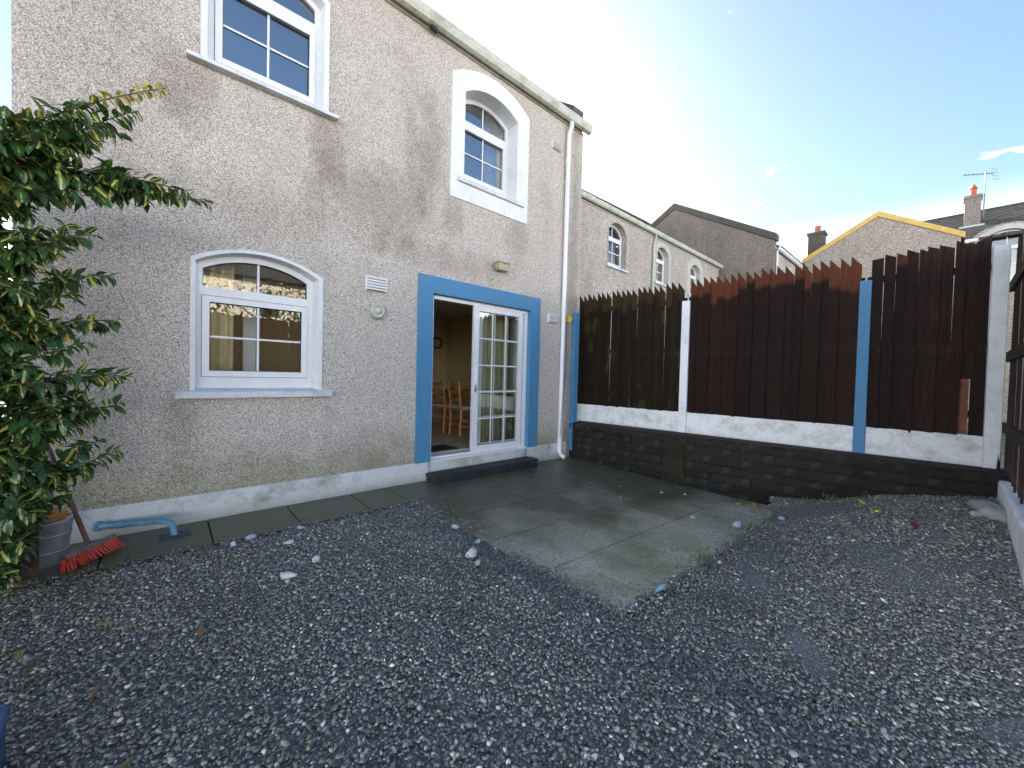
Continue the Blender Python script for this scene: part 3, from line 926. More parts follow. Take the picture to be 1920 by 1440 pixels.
# vents, flue, lamp on the wall
def vent(x0, x1, z0, z1, n, label):
    b = MB(); b.box((x0, -0.022, z0), (x1, 0.0, z1))
    v_ = hb(b, 'air_vent', M['upvc'])
    h = (z1 - z0)
    for k in range(n):
        za = z0 + h * (k + 0.5) / n
        bb = MB()
        bb.prism([(x0 + 0.014, -0.024, za - h / n * 0.34), (x0 + 0.014, -0.0225, za - h / n * 0.34), (x0 + 0.014, -0.0225, za + h / n * 0.30), (x0 + 0.014, -0.040, za - h / n * 0.18)], (x1 - x0 - 0.028, 0, 0))
        bb.build('vent_louvre', M['upvc'], v_)
        bb = MB(); bb.box((x0 + 0.014, -0.0236, za - h / n * 0.48), (x1 - 0.014, -0.0222, za - h / n * 0.36)); bb.build('vent_slot', M['black_gasket'], v_)


vent(1.460, 1.698, 2.206, 2.360, 5, 'v')
vent(4.343, 4.552, 2.168, 2.305, 5, 'v')
vent(4.320, 4.545, 4.882, 4.990, 4, 'v')
b = MB(); b.lathe([(0.082, 0.0), (0.088, 0.02), (0.08, 0.06), (0.07, 0.075), (0.062, 0.078), (0.05, 0.055), (0.035, 0.055), (0.03, 0.085), (0.008, 0.09)], (1.585, 0.0, 1.985), 24, 'y')
fl = hb(b, 'boiler_flue', M['upvc_dirty'], smooth=True)
b = MB(); b.box((3.235, -0.11, 2.775), (3.43, -0.02, 2.865)); b.box((3.225, -0.125, 2.862), (3.44, -0.02, 2.885))
lamp = hb(b, 'wall_lamp', M['lamp_body'], bevel=0.006)
b = MB(); b.box((3.25, -0.112, 2.765), (3.42, -0.03, 2.7745)); b.build('lamp_lens', M['upvc_dirty'], lamp)
b = MB(); b.box((3.30, -0.02, 2.76), (3.37, 0.0, 2.90)); b.build('lamp_bracket', M['lamp_body'], lamp)

# rooms behind the glass
def room(name, x0, x1, y0, y1, z0, z1, floor, wallm=None):
    wallm = wallm or M['cream']
    b = MB()
    b.face([(x0, y0, z0), (x0, y1, z0), (x0, y1, z1), (x0, y0, z1)])
    b.face([(x1, y0, z0), (x1, y0, z1), (x1, y1, z1), (x1, y1, z0)])
    b.face([(x0, y1, z0), (x1, y1, z0), (x1, y1, z1), (x0, y1, z1)])
    o = hb(b, name, wallm)
    b = MB(); b.box((x0, y0, z0 - 0.05), (x1, y1, z0 - 0.001)); b.build('room_floor', floor, o)
    b = MB(); b.box((x0, y0, z1 + 0.001), (x1, y1, z1 + 0.05)); b.build('room_ceiling', M['ceiling'], o)
    for (p, q) in (((x0 + 0.002, y1 - 0.015, z0 + 0.001), (x1 - 0.002, y1 - 0.001, z0 + 0.12)), ((x1 - 0.015, y0, z0 + 0.001), (x1 - 0.001, y1 - 0.016, z0 + 0.12))):
        b = MB(); b.box(p, q); b.build('skirting', M['upvc'], o)
    b = MB()
    b.prism([(x0, y1 - 0.001, z1 - 0.1), (x0, y1 - 0.001, z1 - 0.001), (x0, y1 - 0.1, z1 - 0.001)], (x1 - x0, 0, 0))
    b.prism([(x1 - 0.001, y0, z1 - 0.1), (x1 - 0.001, y0, z1 - 0.001), (x1 - 0.1, y0, z1 - 0.001)], (0, y1 - y0 - 0.1, 0))
    b.build('cornice', M['ceiling'], o)
    return o


room('dining_room', 1.95, 4.82, 0.282, 3.66, 0.262, 2.74, M['laminate'])
kr = room('kitchen', -0.70, 1.85, 0.282, 3.2, 0.262, 2.74, M['laminate'])
room('bedroom', -0.70, 2.0, 0.282, 3.5, 3.0, 5.30, M['laminate'])
room('bathroom', 2.05, 4.82, 0.282, 3.5, 3.0, 5.30, M['laminate'])


def curtain(x0, x1, y, z0, z1, mat, folds, parent=None, gather=None):
    b = MB()
    n = folds * 6
    lo, hi = [], []
    for i in range(n + 1):
        t = i / n
        x = x0 + (x1 - x0) * t
        xt = x if gather is None else gather + (x - gather) * 0.45
        yy = y + 0.022 * math.sin(t * folds * 2 * math.pi)
        hi.append((x, yy, z1)); lo.append((xt, yy, z0))
    b.loft([lo, hi], closed=False)
    o = hb(b, 'curtain', mat, parent, smooth=True)
    s = o.modifiers.new("thickness", 'SOLIDIFY'); s.thickness = 0.004
    return o


curtain(2.12, 2.42, 0.36, 0.30, 2.5, M['curtain'], 5, gather=2.12)
curtain(3.35, 3.85, 0.36, 0.30, 2.5, M['curtain'], 7)
curtain(0.02, 0.33, 0.31, 1.0, 2.5, M['curtain'], 4)
curtain(3.30, 3.66, 0.36, 3.6, 5.2, M['net'], 6)
b = MB(); b.box((0.44, 0.62, 0.263), (0.55, 0.70, 2.4)); hb(b, 'door_architrave', M['upvc'])

# ---------------------------------------------------------------- things in the dining room
FZ = 0.262


def chair(loc, rz, label):
    t = empty('dining_chair', loc, rz, label=label, cat='chair', group='pine chairs at the dining table')
    for sx in (-0.19, 0.19):
        b = MB(); b.box((0.17, sx - 0.02, 0), (0.21, sx + 0.02, 0.43)); b.build('leg', M['pine'], t)
        b = MB(); b.tube([(-0.21, sx, 0), (-0.19, sx, 0.43), (-0.25, sx, 0.93)], 0.021, 6); b.build('leg', M['pine'], t)
    b = MB(); b.box((-0.22, -0.215, 0.43), (0.225, 0.215, 0.455)); b.build('seat', M['pine'], t)
    b = MB(); b.box((-0.19, -0.20, 0.456), (0.215, 0.20, 0.495)); b.build('cushion', M['cushion'], t, bevel=0.015)
    for z, x in ((0.62, -0.212), (0.74, -0.227), (0.87, -0.243)):
        b = MB(); b.box((x - 0.01, -0.18, z - 0.03), (x + 0.01, 0.18, z + 0.03)); b.build('back_slat', M['pine'], t)
    for z in (0.16, 0.26):
        for sx in (-0.19, 0.19):
            b = MB(); b.box((-0.19, sx - 0.011, z - 0.011), (0.18, sx + 0.011, z + 0.011)); b.build('stretcher', M['pine'], t)
    b = MB(); b.box((0.18, -0.18, 0.19), (0.2, 0.18, 0.215)); b.build('stretcher', M['pine'], t)
    return t


chair((3.72, 1.92, FZ), R(8), 'pine ladder back chair farther from the open patio door')
chair((3.78, 1.38, FZ), R(-6), 'pine ladder back chair nearer the open patio door')
t = empty('dining_table', (4.25, 1.62, FZ), label='pine dining table behind the patio door', cat='table')
b = MB(); b.box((-0.38, -0.75, 0.71), (0.38, 0.75, 0.745)); b.build('table_top', M['pine'], t, bevel=0.008)
b = MB(); b.box((-0.33, -0.68, 0.61), (0.33, 0.68, 0.709)); b.build('apron', M['pine'], t)
for sx in (-0.31, 0.31):
    for sy in (-0.66, 0.66):
        b = MB(); b.lathe([(0.03, 0), (0.024, 0.05), (0.036, 0.2), (0.028, 0.4), (0.036, 0.60)], (sx, sy, 0), 10); b.build('leg', M['pine'], t)
t = empty('wall_clock', (4.51, 3.655, 2.02), label='dark round clock on the dining room wall', cat='clock')
b = MB(); b.lathe([(0.13, 0.0), (0.135, 0.03), (0.115, 0.035), (0.105, 0.02)], (0, 0, 0), 28, 'y'); b.build('clock_rim', M['black_rubber'], t)
b = MB(); b.lathe([(0.103, 0.015), (0.102, 0.024)], (0, 0, 0), 28, 'y'); b.build('clock_face', M['cream'], t)
b = MB(); b.prism([(2.37, 0.30, FZ + 0.001), (2.93, 0.30, FZ + 0.001), (2.90, 0.66, FZ + 0.001), (2.40, 0.62, FZ + 0.001)], (0, 0, 0.012))
tag(b.build('doormat', M['mat'], bevel=0.003), 'dark grey doormat just inside the open patio door', 'doormat')

# ---------------------------------------------------------------- things at the house wall
b = MB()
step = empty('doorstep', (3.1, -0.14, 0), label='low dark paved step under the patio door', cat='step')
b.box((-0.86, -0.105, -0.08), (0.845, 0.118, 0.052)); b.build('step_body', M['step'], step)
for k in range(6):
    xa = -0.872 + k * 0.289
    b = MB(); b.box((xa + 0.0015, -0.118, 0.0525), (xa + 0.2865, 0.120, 0.092)); b.build('paver', M['step'], step, bevel=0.004)

t = empty('waste_pipe', (-0.53, -0.02, 0.0), label='pale blue painted waste pipe bending into a gully', cat='pipe')
b = MB(); b.tube([(0, 0.01, 0.105), (0.02, -0.04, 0.108), (0.10, -0.075, 0.108), (0.30, -0.165, 0.112), (0.37, -0.20, 0.112), (0.405, -0.225, 0.10), (0.425, -0.245, 0.07), (0.432, -0.255, 0.005)], 0.023, 12)
b.build('pipe', M['pipe_blue'], t, smooth=True)
b = MB(); b.lathe([(0.034, -0.0), (0.036, 0.03), (0.03, 0.05), (0.022, 0.055)], (0.0, 0.0, 0.105), 14, 'y'); b.build('pipe_flange', M['pipe_blue'], t, smooth=True)
b = MB(); b.tube([(0.105, -0.077, 0.108), (0.145, -0.095, 0.109)], 0.027, 12); b.build('pipe_coupling', M['pipe_blue'], t)
b = MB(); b.box((0.34, -0.31, 0.001), (0.53, -0.20, 0.010)); b.build('gully_cover', M['gully'], t)

t = empty('rope_tie', (4.80, -0.02, 2.27), label='yellow rope knotted beside the downpipe', cat='rope')
b = MB()
for k in range(4):
    a = k * 0.8
    b.tube([(0.045 * math.cos(q + a), -0.035 + 0.012 * math.sin(2 * q + k), 0.035 * math.sin(q + a) + 0.012 * k - 0.02) for q in [2 * math.pi * j / 12 for j in range(13)]], 0.009, 6)
b.build('knot', M['yellow_rope'], t, smooth=True)
b = MB(); b.tube([(-0.03, -0.03, 0.0), (-0.07, -0.04, -0.02), (-0.12, -0.05, -0.10), (-0.11, -0.05, -0.16)], 0.006, 6); b.build('rope_end', M['yellow_rope'], t)
b = MB(); b.tube([(0.03, -0.03, 0.0), (0.12, -0.02, 0.012), (0.28, 0.06, 0.02), (0.40, 0.16, 0.03)], 0.006, 6); b.build('rope_end', M['yellow_rope'], t)
b = MB(); b.tube([(4.79, -0.02, 2.2), (4.76, -0.055, 1.6), (4.74, -0.06, 1.25), (4.66, -0.095, 0.9), (4.63, -0.095, 0.6), (4.62, -0.09, 0.35)], 0.004, 5)
tag(b.build('cable', M['black_rubber']), 'thin dark cable hanging along the white downpipe', 'cable')

# broom
t = empty('broom', (-0.50, -0.47, 0.0), R(52), label='broom with red bristles leaning on the wall', cat='broom')
tilt = Matrix.Rotation(R(-24), 4, 'X')
b = MB(); b.box((-0.165, -0.028, 0.085), (0.165, 0.028, 0.120), M=tilt); b.build('broom_block', M['broom_head'], t, bevel=0.008)
b = MB()
for i in range(26):
    for j in range(4):
        x = -0.152 + 0.304 * i / 25; y = -0.020 + 0.0133 * j
        fx, fy = x * 1.16 + rng.uniform(-.008, .008), y * 2.1 + rng.uniform(-.008, .008)
        p0 = tilt @ Vector((x, y, 0.088)); p1 = tilt @ Vector((fx, fy, 0.010))
        b.tube([p0, (p0 + p1) / 2, p1], [0.0055, 0.006, 0.0035], 5)
b.build('bristles', M['red'], t)
hm = Matrix.Rotation(R(-52), 4, 'Z')
h0 = tilt @ Vector((0.0, 0.0, 0.118))
hd = (hm @ (Vector((-0.862, -0.025, 1.18)) - Vector((-0.50, -0.47, 0.11))))
b = MB(); b.tube([h0, h0 + hd * 0.5, h0 + hd], 0.0135, 10); b.build('broom_handle', M['broom_wood'], t, smooth=True)

# bucket of kindling
t = empty('bucket', (-0.735, -0.34, 0.0), label='galvanised bucket beside the brown wooden post', cat='bucket')
b = MB(); b.lathe([(0.085, 0.0), (0.09, 0.012), (0.118, 0.27), (0.126, 0.285), (0.126, 0.295), (0.114, 0.292), (0.086, 0.02)], (0, 0, 0), 24); b.build('pail', M['galv'], t, smooth=True)
for z, rr in ((0.09, 0.0985), (0.20, 0.110)):
    b = MB(); b.lathe([(rr, -0.006), (rr + 0.006, 0.0), (rr, 0.006)], (0, 0, z), 24); b.build('pail_rib', M['galv'], t, smooth=True)
kl = ['split kindling stick on top of the bucket', 'split kindling stick at the front of the bucket']
for k in range(9):
    a = rng.uniform(-0.7, 0.9)
    z = 0.245 + 0.016 * k
    L = rng.uniform(0.085, 0.105)
    Mx = Matrix.Translation((-0.735 + rng.uniform(-.015, .015), -0.34 + rng.uniform(-.02, .02), z)) @ Matrix.Rotation(a, 4, 'Z') @ Matrix.Rotation(rng.uniform(-.1, .1), 4, 'Y')
    b = MB(); b.prism([(-L, -0.016, 0), (-L, 0.014, 0.0), (-L, 0.010, 0.013), (-L, -0.012, 0.015)], (2 * L, 0, 0))
    o = b.build('kindling_stick', M['kindling']); o.matrix_world = Mx
    tag(o, 'orange split kindling stick piled in the bucket', 'firewood', 'kindling in the bucket')

b = MB(); b.box((-0.05, -0.045, -0.1), (0.05, 0.045, 0.62))
o = b.build('wooden_post', M['brown_post'], bevel=0.005, loc=(-0.79, -0.52, 0)); o.rotation_euler = (0, 0, R(12))
tag(o, 'brown stained wooden post in the leaves of the shrub', 'post')

# ---------------------------------------------------------------- boundary fence on the block wall
fence = empty('boundary_fence', (FB.x, FB.y, 0), FA, label='dark brown picket fence on white boards with painted concrete posts', cat='fence')
WTOP = 0.556


def post(t0, t1, ztop, zbot, mat, label, y0=-0.045, y1=0.06):
    b = MB(); b.box((t0, y0, zbot), (t1, y1, ztop))
    return tag(b.build('fence_post', mat, fence, bevel=0.006), label)


b = MB(); b.box((-0.06, -0.034, 0), (0.06, 0.034, 2.31))
o = b.build('blue_post', M['blue'], bevel=0.005, loc=(5.0, -0.037, 0.08)); tag(o, 'slim blue painted post against the house corner by the downpipe', 'post')
post(1.620, 1.728, 2.44, WTOP + 0.003, M['post_white'], 'white painted post')
post(3.520, 3.620, 2.45, WTOP - 0.02, M['blue'], 'blue painted post')
post(4.448, 4.552, 2.64, 0.50, M['post_white'], 'tall white post at the corner')
for t0, t1 in ((-0.148, 1.618), (1.730, 3.518), (3.622, 4.446)):
    b = MB()
    n = 14
    lo = []; hi = []
    for i in range(n + 1):
        tt = t0 + (t1 - t0) * i / n
        lo.append((tt, 0, WTOP + 0.002)); hi.append((tt, 0, 0.848 + rng.uniform(-0.003, 0.003)))
    ring = [[(p[0], -0.022, p[2]) for p in lo], [(p[0], -0.022, p[2] - 0.006) for p in hi], [(p[0], -0.016, p[2]) for p in hi], [(p[0], 0.028, p[2]) for p in hi], [(p[0], 0.028, p[2]) for p in lo]]
    b.loft(ring, closed=False)
    b.build('gravel_board', M['board_white'], fence)
for t0, t1 in ((-0.15, 1.66), (1.69, 3.56), (3.58, 4.46)):
    for z in (1.05, 1.75, 2.46):
        b = MB(); b.box((t0, 0.028, z - 0.035), (t1, 0.062, z + 0.035)); b.build('rail', M['rail'], fence)


def picket_mesh(w, h, drop, mat, thick=0.014):
    b = MB()
    b.prism([(0, 0, 0), (w, 0, 0), (w, 0, h - drop), (0, 0, h)], (0, thick, 0))
    return b.mesh('picket', mat)


def pickets(t0, t1, pitch, w, drop, mat, h, amp, ylo=-0.012, nvar=5, par=None, zbot=0.845):
    var = [picket_mesh(w * rng.uniform(0.96, 1.04), h * rng.uniform(0.994, 1.006), drop * rng.uniform(0.85, 1.15), mat) for _ in range(nvar)]
    t = t0
    k = 0
    while t + w * 0.75 < t1:
        o = link('picket', var[rng.randrange(nvar)], par or fence, loc=(t, ylo + (0.010 if k % 2 else 0.0), zbot + rng.uniform(-amp, amp) * 0.5),
                 rot=(rng.uniform(-.004, .004), rng.uniform(-.006, .006), R(-8 + rng.uniform(-2.5, 2.5))))
        o.scale = (1, 1, 1 + rng.uniform(-amp, amp) / 1.85)
        t += pitch * rng.uniform(0.97, 1.03); k += 1


pickets(-0.145, 1.625, 0.089, 0.094, 0.125, M['picket_a'], 1.885, 0.012)
pickets(1.725, 3.525, 0.086, 0.091, 0.13, M['picket_b'], 1.89, 0.012)
pv3 = [(3.622, .092, 1.82, -.006), (3.706, .056, 1.87, .045), (3.748, .055, 1.85, .03), (3.796, .082, 1.865, .05), (3.875, .090, 1.885, .055), (3.957, .080, 1.87, .05),
       (4.026, .094, 1.885, .045), (4.110, .102, 1.885, .05), (4.206, .076, 1.90, .05), (4.352, .094, 1.86, -.05)]
for k, (tt, w, h, dr) in enumerate(pv3):
    zb = 0.845 + rng.uniform(-0.02, 0.0)
    o = link('picket', picket_mesh(w, h + 0.845 - zb, dr, M['picket_c']), fence, loc=(tt, -0.014 + (0.011 if k % 2 else 0), zb), rot=(rng.uniform(-.005, .005), rng.uniform(-.008, .008), R(rng.uniform(-8, -3))))
# short broken board with an older plank showing below it
o = link('picket', picket_mesh(0.085, 1.29, .03, M['picket_c']), fence, loc=(4.282, -0.006, 1.425), rot=(0, -.006, R(-4)))
b = MB(); b.box((4.270, 0.004, 0.86), (4.345, 0.02, 1.40)); tag(b.build('older_plank', M['ply_brown'], fence), 'bare reddish plank showing through a broken gap')
b = MB(); b.box((4.262, -0.016, 1.395), (4.365, 0.022, 1.425)); b.build('cross_piece', M['rail'], fence)
b = MB(); b.box((4.262, -0.014, 0.86), (4.270, 0.02, 1.395)); b.build('cross_piece', M['ply_brown'], fence)

# block retaining wall under the fence
rw = empty('retaining_wall', (FB.x, FB.y, 0), FA, label='dark damp blockwork wall below the picket fence', cat='wall')
b = MB(); b.box((-0.06, -0.308, -0.45), (4.62, 0.12, WTOP - 0.012)); b.build('wall_core', M['mortar'], rw)
ch = 0.1085
blk = []
for k in range(5):
    bb = MB(); L = 0.436
    n = 5
    fr_ = [(L * i / n, -0.012 + rng.uniform(-.005, .005), 0) for i in range(n + 1)]
    lo = [(p[0], p[1], rng.uniform(0, .006)) for p in fr_]; hi = [(p[0], p[1] + rng.uniform(-.004, .004), ch - 0.012 - rng.uniform(0, .006)) for p in fr_]
    bb.loft([[(p[0], 0.03, p[2]) for p in lo], lo, [(p[0], (p[1] + q[1]) / 2 - .004, (p[2] + q[2]) / 2) for p, q in zip(lo, hi)], hi, [(p[0], 0.03, p[2]) for p in hi]], closed=False)
    bb.face([(0, 0.03, 0), lo[0], hi[0], (0, 0.03, ch - .012)]); bb.face([(L, 0.03, 0), lo[-1], hi[-1], (L, 0.03, ch - .012)])
    blk.append(bb.mesh('block', M['block']))
for c_ in range(7):
    z = WTOP - (c_ + 1) * ch
    tt = -0.06 - (0.22 if c_ % 2 else 0.0)
    while tt < 4.6:
        a = max(tt, -0.06); e = min(tt + 0.448, 4.62)
        if e - a > 0.06:
            o = link('block', blk[rng.randrange(5)], rw, loc=(a, -0.300 + rng.uniform(-.010, .008), z + 0.004 + rng.uniform(-.006, .004)), rot=(rng.uniform(-.03, .03), rng.uniform(-.012, .012), rng.uniform(-.02, .02)))
            o.scale = ((e - a - 0.012) / 0.436, 1, 1)
        tt += 0.448
b = MB()
n = 24; lo = []; hi = []
ringv = []
for (yy, zz) in ((0.05, WTOP + 0.0), (-0.15, WTOP + 0.002), (-0.30, WTOP - 0.004), (-0.325, WTOP - 0.022), (-0.312, WTOP - 0.055)):
    ringv.append([(-0.06 + 4.68 * i / n, yy + rng.uniform(-.006, .006), zz + rng.uniform(-.004, .002)) for i in range(n + 1)])
b.loft(ringv, closed=False); b.build('mortar_capping', M['capping'], rw)
b = MB()
ringv = []
for i in range(9):
    z = -0.4 + (WTOP - 0.02 + 0.4) * i / 8
    ringv.append([(1.535 + rng.uniform(-.008, .008), -0.295, z), (1.54 + rng.uniform(-.01, .01), -0.34 + rng.uniform(-.01, .01), z), (1.63, -0.345 + rng.uniform(-.012, .012), z), (1.73, -0.345 + rng.uniform(-.012, .012), z), (1.825 + rng.uniform(-.01, .01), -0.34 + rng.uniform(-.01, .01), z), (1.83 + rng.uniform(-.008, .008), -0.295, z)])
b.loft(ringv, closed=False); b.face([ringv[-1][i] for i in range(6)]); b.build('pilaster', M['pilaster'], rw)

# back fence on its low white wall (the camera stands close to it; it also shows in the window glass)
BY = -4.62
bf = empty('back_fence', (5.72, BY, 0), math.pi, label='weathered brown fence on a low white wall at the right edge', cat='fence')
b = MB(); b.box((0.0, -0.055, -0.4), (2.6, 0.16, 0.50))
for i in range(0):
    pass
b.build('base_wall', M['post_white'], bf, bevel=0.02)
for x in (0.0, 2.45):
    b = MB(); b.box((x + 0.02, 0.03, 0.502), (x + 0.12, 0.13, 2.52)); b.build('fence_post', M['picket_d'], bf)
for z in (0.95, 1.60, 2.25):
    b = MB(); b.box((0.02, -0.03, z - 0.045), (2.58, -0.001, z + 0.045)); b.build('rail', M['picket_d'], bf)
pickets(0.0, 2.55, 0.104, 0.125, 0.02, M['picket_d'], 2.15, 0.03, ylo=0.006, par=bf, zbot=0.505)
b = MB(); b.tube([(0.03, -0.03, 0.50), (0.05, -0.02, 1.2), (0.10, -0.01, 1.85)], 0.016, 8); tag(b.build('leaning_pole', M['black_rubber'], loc=(5.62, BY + 0.075, 0.0)), 'thin dark pole leaning in the fence corner', 'pole')
ff = empty('far_back_fence', (4.9, -8.6, -0.25), math.pi, label='brown boarded fence behind the yard reflected in the window', cat='fence')
for x in (0.0, 2.4, 4.8):
    b = MB(); b.box((x, 0.03, 0), (x + 0.1, 0.13, 2.95)); b.build('fence_post', M['picket_d'], ff)
for z in (0.4, 1.1, 1.8):
    b = MB(); b.box((0, 0.021, z - 0.04), (4.9, 0.029, z + 0.04)); b.build('rail', M['picket_d'], ff)
pickets(0.0, 4.85, 0.13, 0.15, 0.02, M['picket_a'], 3.0, 0.02, ylo=0.0, par=ff, zbot=0.02)
# concrete lump by the white wall
b = MB()
bm = bmesh.new(); bmesh.ops.create_icosphere(bm, subdivisions=3, radius=1.0)
for v in bm.verts:
    k = 1 + 0.12 * math.sin(v.co.x * 5 + 1) * math.cos(v.co.y * 4) + rng.uniform(-.03, .03)
    v.co = Vector((v.co.x * 0.26 * k, v.co.y * 0.085 * k, v.co.z * 0.06 * k))
me = bpy.data.meshes.new('concrete_lump'); bm.to_mesh(me); bm.free(); me.materials.append(M['concrete'])
o = link('concrete_lump', me, None, (4.72, -4.50, gz(4.72, -4.50) + 0.02), (0, 0, R(14)))
tag(o, 'grey lump of concrete at the foot of the white wall', 'concrete')

# ---------------------------------------------------------------- loose stones and litter
stones = []
for k in range(5):
    bm = bmesh.new(); bmesh.ops.create_icosphere(bm, subdivisions=2, radius=1.0)
    s = [rng.uniform(0.8, 1.2) for _ in range(3)]
    pl = [(Vector((rng.uniform(-1, 1), rng.uniform(-1, 1), rng.uniform(-.4, 1))).normalized(), rng.uniform(.6, .85)) for _ in range(7)]
    for v in bm.verts:
        co = v.co.copy()
        for nrm, d in pl:
            q = co.dot(nrm)
            if q > d:
                co -= nrm * (q - d)
        v.co = Vector((co.x * s[0], co.y * s[1], co.z * s[2]))
    me = bpy.data.meshes.new('stone'); bm.to_mesh(me); bm.free()
    me.materials.append(M['stone']); stones.append(me)


def stone(x, y, r, label, z=None, mat=None, flat=0.62, group=None, sx=1.3):
    me = stones[rng.randrange(5)]
    if mat:
        me = me.copy(); me.materials[0] = mat
    zz = (pz(x, y) if in_patio(x, y) else gz(x, y)) if z is None else z
    o = link('stone', me, None, (x, y, zz + r * flat * 0.7), (rng.uniform(-.15, .15), rng.uniform(-.15, .15), rng.uniform(0, 6)), (r * sx, r * 0.85, r * flat))
    return tag(o, label, 'stone', group)


stone(3.985, -2.93, 0.042, 'smooth white stone near the far corner of the patio', flat=0.75)
stone(1.47, -2.04, 0.042, 'largest pale stone on the gravel beside the patio edge', flat=0.8)
stone(1.44, -2.16, 0.030, 'flat grey stone below the largest pale stone', flat=0.4)
stone(1.71, -1.47, 0.030, 'pointed pale stone at the patio edge nearest the house')
stone(1.68, -1.84, 0.026, 'small pale stone on the gravel at the patio edge', flat=0.8)
stone(0.41, -1.60, 0.034, 'elongated pale stone farthest from the house wall', sx=1.5)
stone(0.60, -1.49, 0.030, 'round pale stone in the open gravel', flat=0.8)
stone(0.53, -1.05, 0.036, 'long flat pale stone near the narrow paved strip', flat=0.4, sx=1.5)
stone(0.22, -0.83, 0.026, 'small upright pale stone beside the paved strip', flat=0.9)
stone(0.34, -0.72, 0.036, 'pale rounded stone on the edge of the paved strip')
stone(0.69, -0.73, 0.030, 'flat pale stone on the edge of the paved strip', flat=0.45)
stone(4.62, -4.43, 0.042, 'white stone beside the concrete lump', flat=0.55, sx=1.5)
stone(3.86, -2.56, 0.028, 'grey stone on the wet part of the patio')
stone(4.70, -2.10, 0.020, 'tiny white stone on the patio below the block wall')
stone(4.49, -1.90, 0.022, 'flat white chip on the patio below the block wall', flat=0.35)
stone(4.36, -3.20, 0.030, 'grey stone on gravel beside the patio weeds')
stone(4.96, -2.80, 0.05, 'tan stone against the foot of the block wall', mat=M['stone_tan'])
stone(4.86, -2.66, 0.035, 'smaller tan stone by the weeds at the block wall', mat=M['stone_tan'])
stone(4.30, -2.52, 0.034, 'reddish tan stone lying on the wet patio', mat=M['stone_tan'], flat=0.3)
for (x, y, mt, lab) in ((4.92, -3.72, 'yellow_bit', 'yellow plastic scrap on the gravel near the block wall'), (4.55, -3.87, 'yellow_bit', 'smaller yellow plastic scrap on the gravel'), (4.22, -4.10, 'red_bit', 'dark red plastic scrap on the gravel')):
    b = MB(); b.prism([(-.028, -.012, 0), (.026, -.015, 0), (.03, .010, 0), (.0, .016, 0), (-.025, .013, 0)], (0, 0, 0.016))
    o = b.build('plastic_scrap', M[mt], loc=(x, y, gz(x, y) + 0.018)); o.rotation_euler = (0.2, -0.1, rng.uniform(0, 3))
    tag(o, lab, 'litter')
b = MB(); b.prism([(-.07, -.008, 0), (.02, -.016, 0), (.07, -.004, 0), (.03, .012, 0), (-.03, .004, 0)], (0, 0, 0.006))
o = b.build('plastic_tag', M['blue_tag'], loc=(2.14, -3.10, 0.022)); tag(o, 'pale blue plastic strip at the near corner of the patio', 'litter')
b = MB(); b.box((-0.25, -0.17, -0.02), (0.095, 0.20, 0.16))
b.box((-0.26, -0.18, 0.1605), (0.105, 0.21, 0.18))
o = b.build('blue_box', M['navy'], bevel=0.006, loc=(-0.612, -2.47, gz(-0.62, -2.4)))
o.rotation_euler = (0, 0, R(4)); tag(o, 'dark blue box on the gravel at the lower left corner', 'box')

# leaf shapes
def leaf_geo(L, W, droop, fold):
    """returns verts, faces, uvs for one leaf lying along +x"""
    prof = [(0.0, 0.03), (0.2, 0.62), (0.45, 1.0), (0.72, 0.72), (1.0, 0.02)]
    v = []; uv = []
    for t, w in prof:
        z = -droop * L * t * t
        v += [(t * L, -w * W / 2, z + fold * w * W), (t * L, 0, z), (t * L, w * W / 2, z + fold * w * W)]
        uv += [(0.5 - w * 0.5, t), (0.5, t), (0.5 + w * 0.5, t)]
    f = []
    for i in range(4):
        a = i * 3
        f += [(a, a + 3, a + 4, a + 1), (a + 1, a + 4, a + 5, a + 2)]
    return v, f, uv


def mesh_leaves(name, items, mat):
    """items: list of (Matrix, L, W, droop, fold, rnd)"""
    V_, F_, U_, RN = [], [], [], []
    for Mx, L, W, dr, fo_, rn in items:
        v, f, uv = leaf_geo(L, W, dr, fo_)
        n = len(V_)
        V_ += [tuple(Mx @ Vector(p)) for p in v]
        F_ += [tuple(n + i for i in q) for q in f]
        U_ += [uv[i] for q in f for i in q]
        RN += [rn] * len(v)
    me = bpy.data.meshes.new(name)
    me.from_pydata(V_, [], F_)
    ul = me.uv_layers.new(name="UVMap")
    ul.data.foreach_set("uv", [c for u in U_ for c in u])
    at = me.attributes.new("rnd", 'FLOAT', 'POINT')
    at.data.foreach_set("value", RN)
    me.polygons.foreach_set("use_smooth", [True] * len(me.polygons))
    me.materials.append(mat)
    return me


I4 = Matrix.Identity(4)
fall = [mesh_leaves('fallen_leaf', [(I4, rng.uniform(.045, .07), rng.uniform(.02, .03), rng.uniform(-.2, .3), .2, rng.random())], M['leaf_fallen']) for _ in range(4)]
brown = [mesh_leaves('dead_leaf', [(I4, rng.uniform(.05, .08), rng.uniform(.018, .028), rng.uniform(-.3, .3), .3, rng.random())], M['leaf_brown']) for _ in range(4)]
for k in range(13):
    x = -0.75 + abs(rng.gauss(0, 0.5)); y = -0.95 - rng.random() * 1.7
    o = link('fallen_leaf', fall[k % 4], None, (x, y, gz(x, y) + 0.016), (rng.uniform(-.3, .3), rng.uniform(-.3, .3), rng.uniform(0, 6)))
    tag(o, 'yellow green leaf fallen on the gravel by the shrub', 'leaf', 'yellow fallen leaves')
for k in range(46):
    x = -0.95 + abs(rng.gauss(0, 0.33)); y = -0.62 - rng.random() ** 1.3 * 1.7
    o = link('dead_leaf', brown[k % 4], None, (x, y, gz(x, y) + 0.020), (rng.uniform(-.4, .4), rng.uniform(-.4, .4), rng.uniform(0, 6)))
    tag(o, 'brown dead leaf lying below the shrub', 'leaf', 'brown dead leaves')
